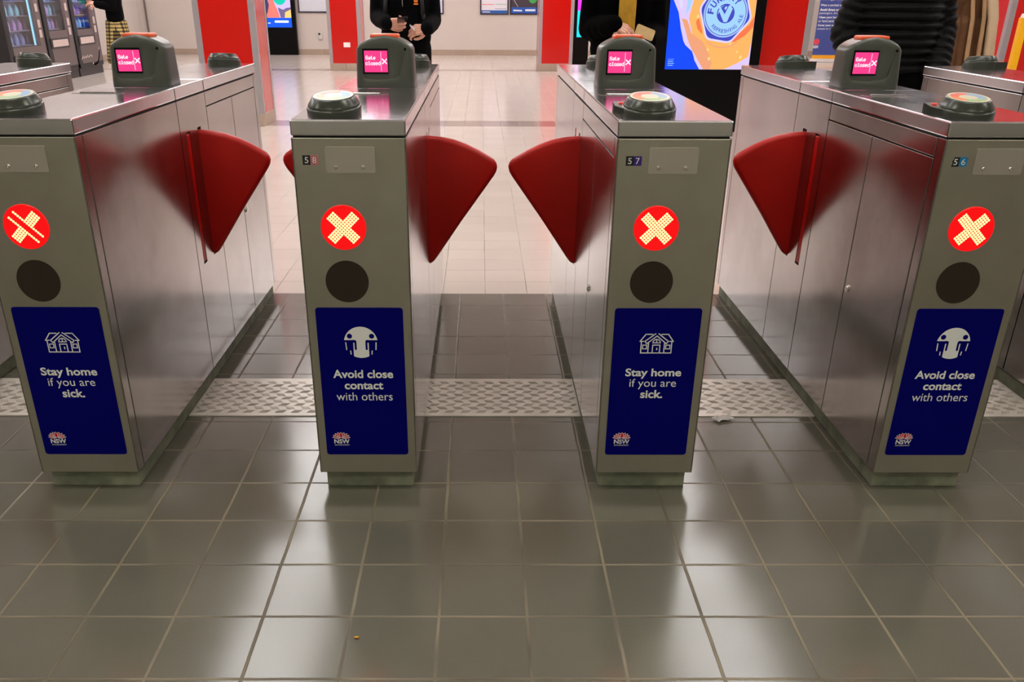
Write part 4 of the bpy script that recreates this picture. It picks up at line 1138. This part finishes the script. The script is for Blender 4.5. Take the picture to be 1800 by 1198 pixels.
# person in quilted puffer jacket
A = {-1: ((-.255, .03, 1.10), (-.20, -.10, .90)), 1: ((.255, .03, 1.12), (.20, -.10, .90))}
P = (2.19, 5.0, 0)
def puffer():
    q = MB(); z = .93; i = 0
    while z < 1.44:
        k = (z-.93)/.5; rx = .215+.02*math.sin(PI*k)-(.05*max(0, k-.8)/.2); ry = .150+.02*math.sin(PI*k)
        for dx in (0,): q.sphere((0, 0, z), 1, 28, (rx, ry, .032))
        z += .042; i += 1
    q.limb((-.05, 0, .95), (-.05, 0, 1.4), .11, .11); q.limb((.05, 0, .95), (.05, 0, 1.4), .11, .11); q.limb((-.12, 0, 1.0), (-.11, 0, 1.36), .075, .075); q.limb((.12, 0, 1.0), (.11, 0, 1.36), .075, .075)
    for s in (-1, 1):
        pts = [Vector((s*.185, 0, 1.40)), Vector(A[s][0]), Vector(A[s][1])]
        for a, b in zip(pts, pts[1:]):
            d = b-a; n = max(2, int(d.length/.042))
            qq = d.to_track_quat('Z', 'Y').to_matrix().to_4x4()
            for k in range(n+1):
                c = a+d*k/n; bmesh.ops.create_uvsphere(q.bm, u_segments=18, v_segments=10, radius=1, matrix=Matrix.Translation(c) @ qq @ Matrix.Diagonal((.080, .080, .034, 1)))
            q.limb(a, b, .068, .060)
    for k in range(18):
        a = 2*PI*k/18; b = 2*PI*(k+1)/18; q.limb((.095*math.cos(a), .09*math.sin(a), 1.475), (.095*math.cos(b), .09*math.sin(b), 1.475), .035, .035, 8)
    return q
M_PUFF = mat('black quilted nylon', (.0016, .0014, .0022, 1), .6, spec=.14)
person(P, 0, 'person in a black quilted puffer jacket and black trousers', A,
       {-1: ((.4, -.5, -.7), (-.8, -.4, 0), (.3, .3, .3, .3)), 1: ((-.4, -.5, -.7), (.8, -.4, 0), (.3, .3, .3, .3))},
       [('puffer_jacket', puffer, M_PUFF, .0080, 5), ('trousers', trousers((.115, .088, .07)), M_BLK2, .012, 4)], hair='short')

# person in long brown coat
A = {-1: ((-.235, .03, 1.10), (-.19, -.12, .90)), 1: ((.235, .03, 1.10), (.20, -.10, .88))}
P = (3.17, 6.4, 0)
def coat():
    q = MB(); j = jacket(A, .90, (.13, .125, .135), (.185, 1.40), (.078, .072, .06))(); q.bm.free(); q.bm = j.bm
    rnd = random.Random(5)
    for k in range(22):        # hanging folds of the skirt of the coat
        a = 2*PI*k/22; r0, r1 = .15, .205
        q.limb((1.2*r0*math.cos(a), .85*r0*math.sin(a), 1.12), (1.2*r1*math.cos(a+.08), .85*r1*math.sin(a+.08), .42), .030, .034+.012*rnd.random(), 10)
    q.limb((0, 0, 1.0), (0, 0, .45), .15, .17)
    return q
M_BRN = mat('brown wool', srgb(104, 66, 36), .85, noise=.35, nscale=8, bump=.2)
t = person(P, 0, 'person in a long brown coat behind the puffer jacket, near the yellow posts', A,
       {-1: ((.3, -.4, -.8), (-.8, -.4, 0), (.4, .4, .4, .4)), 1: ((-.3, -.4, -.8), (.8, -.4, 0), (.4, .4, .4, .4))},
       [('coat', coat, M_BRN, .009, 1)], hair='long')
def shawl():
    q = MB()
    for i in range(3):
        x = .165+.028*i; q.limb((x-.05, -.11+.01*i, 1.40), (x+.015, -.15+.028*i, 1.15), .022, .022); q.limb((x+.015, -.15+.028*i, 1.15), (x+.045, -.17+.03*i, .80), .022, .024)
    return q
add('shawl', remesh(shawl(), 'shawl', mat('pale beige shawl', srgb(206, 178, 146), .8), .008, 2), t)
def shawl2():
    q = MB()
    for i in range(2):
        x = .05+.075*i; q.limb((x-.03, -.135, 1.36), (x, -.165, 1.15), .014, .014); q.limb((x, -.165, 1.15), (x+.01, -.205, .75), .014, .015)
    return q
add('coat_fringe', remesh(shawl2(), 'coat_fringe', mat('light brown fold', srgb(172, 134, 96), .8), .007, 2), t)

# person in plaid skirt at the vending machines
A = {-1: ((-.20, -.02, 1.12), (-.14, -.26, 1.20)), 1: ((.21, .0, 1.10), (.17, -.20, 1.13))}
P = (-5.36, 14.0, 0)
def skirt():
    q = MB()
    for k in range(26):
        a = 2*PI*k/26; q.limb((.15*math.cos(a), .125*math.sin(a), .90), (.205*math.cos(a), .185*math.sin(a), .36), .026, .026, 8)
    q.limb((0, 0, .9), (0, 0, .40), .12, .17)
    return q
def plaid():
    m = bpy.data.materials.new('plaid cloth'); m.use_nodes = True; nt = m.node_tree; b = nt.nodes['Principled BSDF']; b.inputs['Roughness'].default_value = .85
    tc = nt.nodes.new('ShaderNodeTexCoord'); last = None
    for d in ('X', 'Z'):
        w = nt.nodes.new('ShaderNodeTexWave'); w.bands_direction = d; w.inputs['Scale'].default_value = 6.5; w.inputs['Distortion'].default_value = .4
        nt.links.new(tc.outputs['Object'], w.inputs['Vector'])
        g = nt.nodes.new('ShaderNodeMath'); g.operation = 'GREATER_THAN'; g.inputs[1].default_value = .52; nt.links.new(w.outputs['Fac'], g.inputs[0])
        if last is None: last = g
        else:
            ad = nt.nodes.new('ShaderNodeMath'); ad.operation = 'ADD'; nt.links.new(last.outputs[0], ad.inputs[0]); nt.links.new(g.outputs[0], ad.inputs[1])
    rp = nt.nodes.new('ShaderNodeValToRGB'); rp.color_ramp.interpolation = 'CONSTANT'
    e = rp.color_ramp.elements; e[0].color = srgb(26, 22, 18); e[0].position = 0; e[1].color = srgb(196, 176, 112); e[1].position = .75
    n = e.new(.4); n.color = srgb(110, 92, 50)
    h = nt.nodes.new('ShaderNodeMath'); h.operation = 'MULTIPLY'; h.inputs[1].default_value = .5; nt.links.new(ad.outputs[0], h.inputs[0]); nt.links.new(h.outputs[0], rp.inputs['Fac'])
    nt.links.new(rp.outputs['Color'], b.inputs['Base Color']); return m
person(P, math.radians(-75), 'person in a black top and yellow plaid skirt by the vending machines', A,
       {-1: ((-.1, -.9, .35), (-.6, .0, .8), (.3, .35, .4, .4)), 1: ((-.2, -.9, .2), (.6, 0, .8), (.4, .4, .4, .4))},
       [('top', jacket(A, .86, (.12, .115, .125), (.18, 1.40), (.066, .060, .050)), M_BLK, .011, 3), ('skirt', skirt, plaid(), .010, 1)], hair='long')
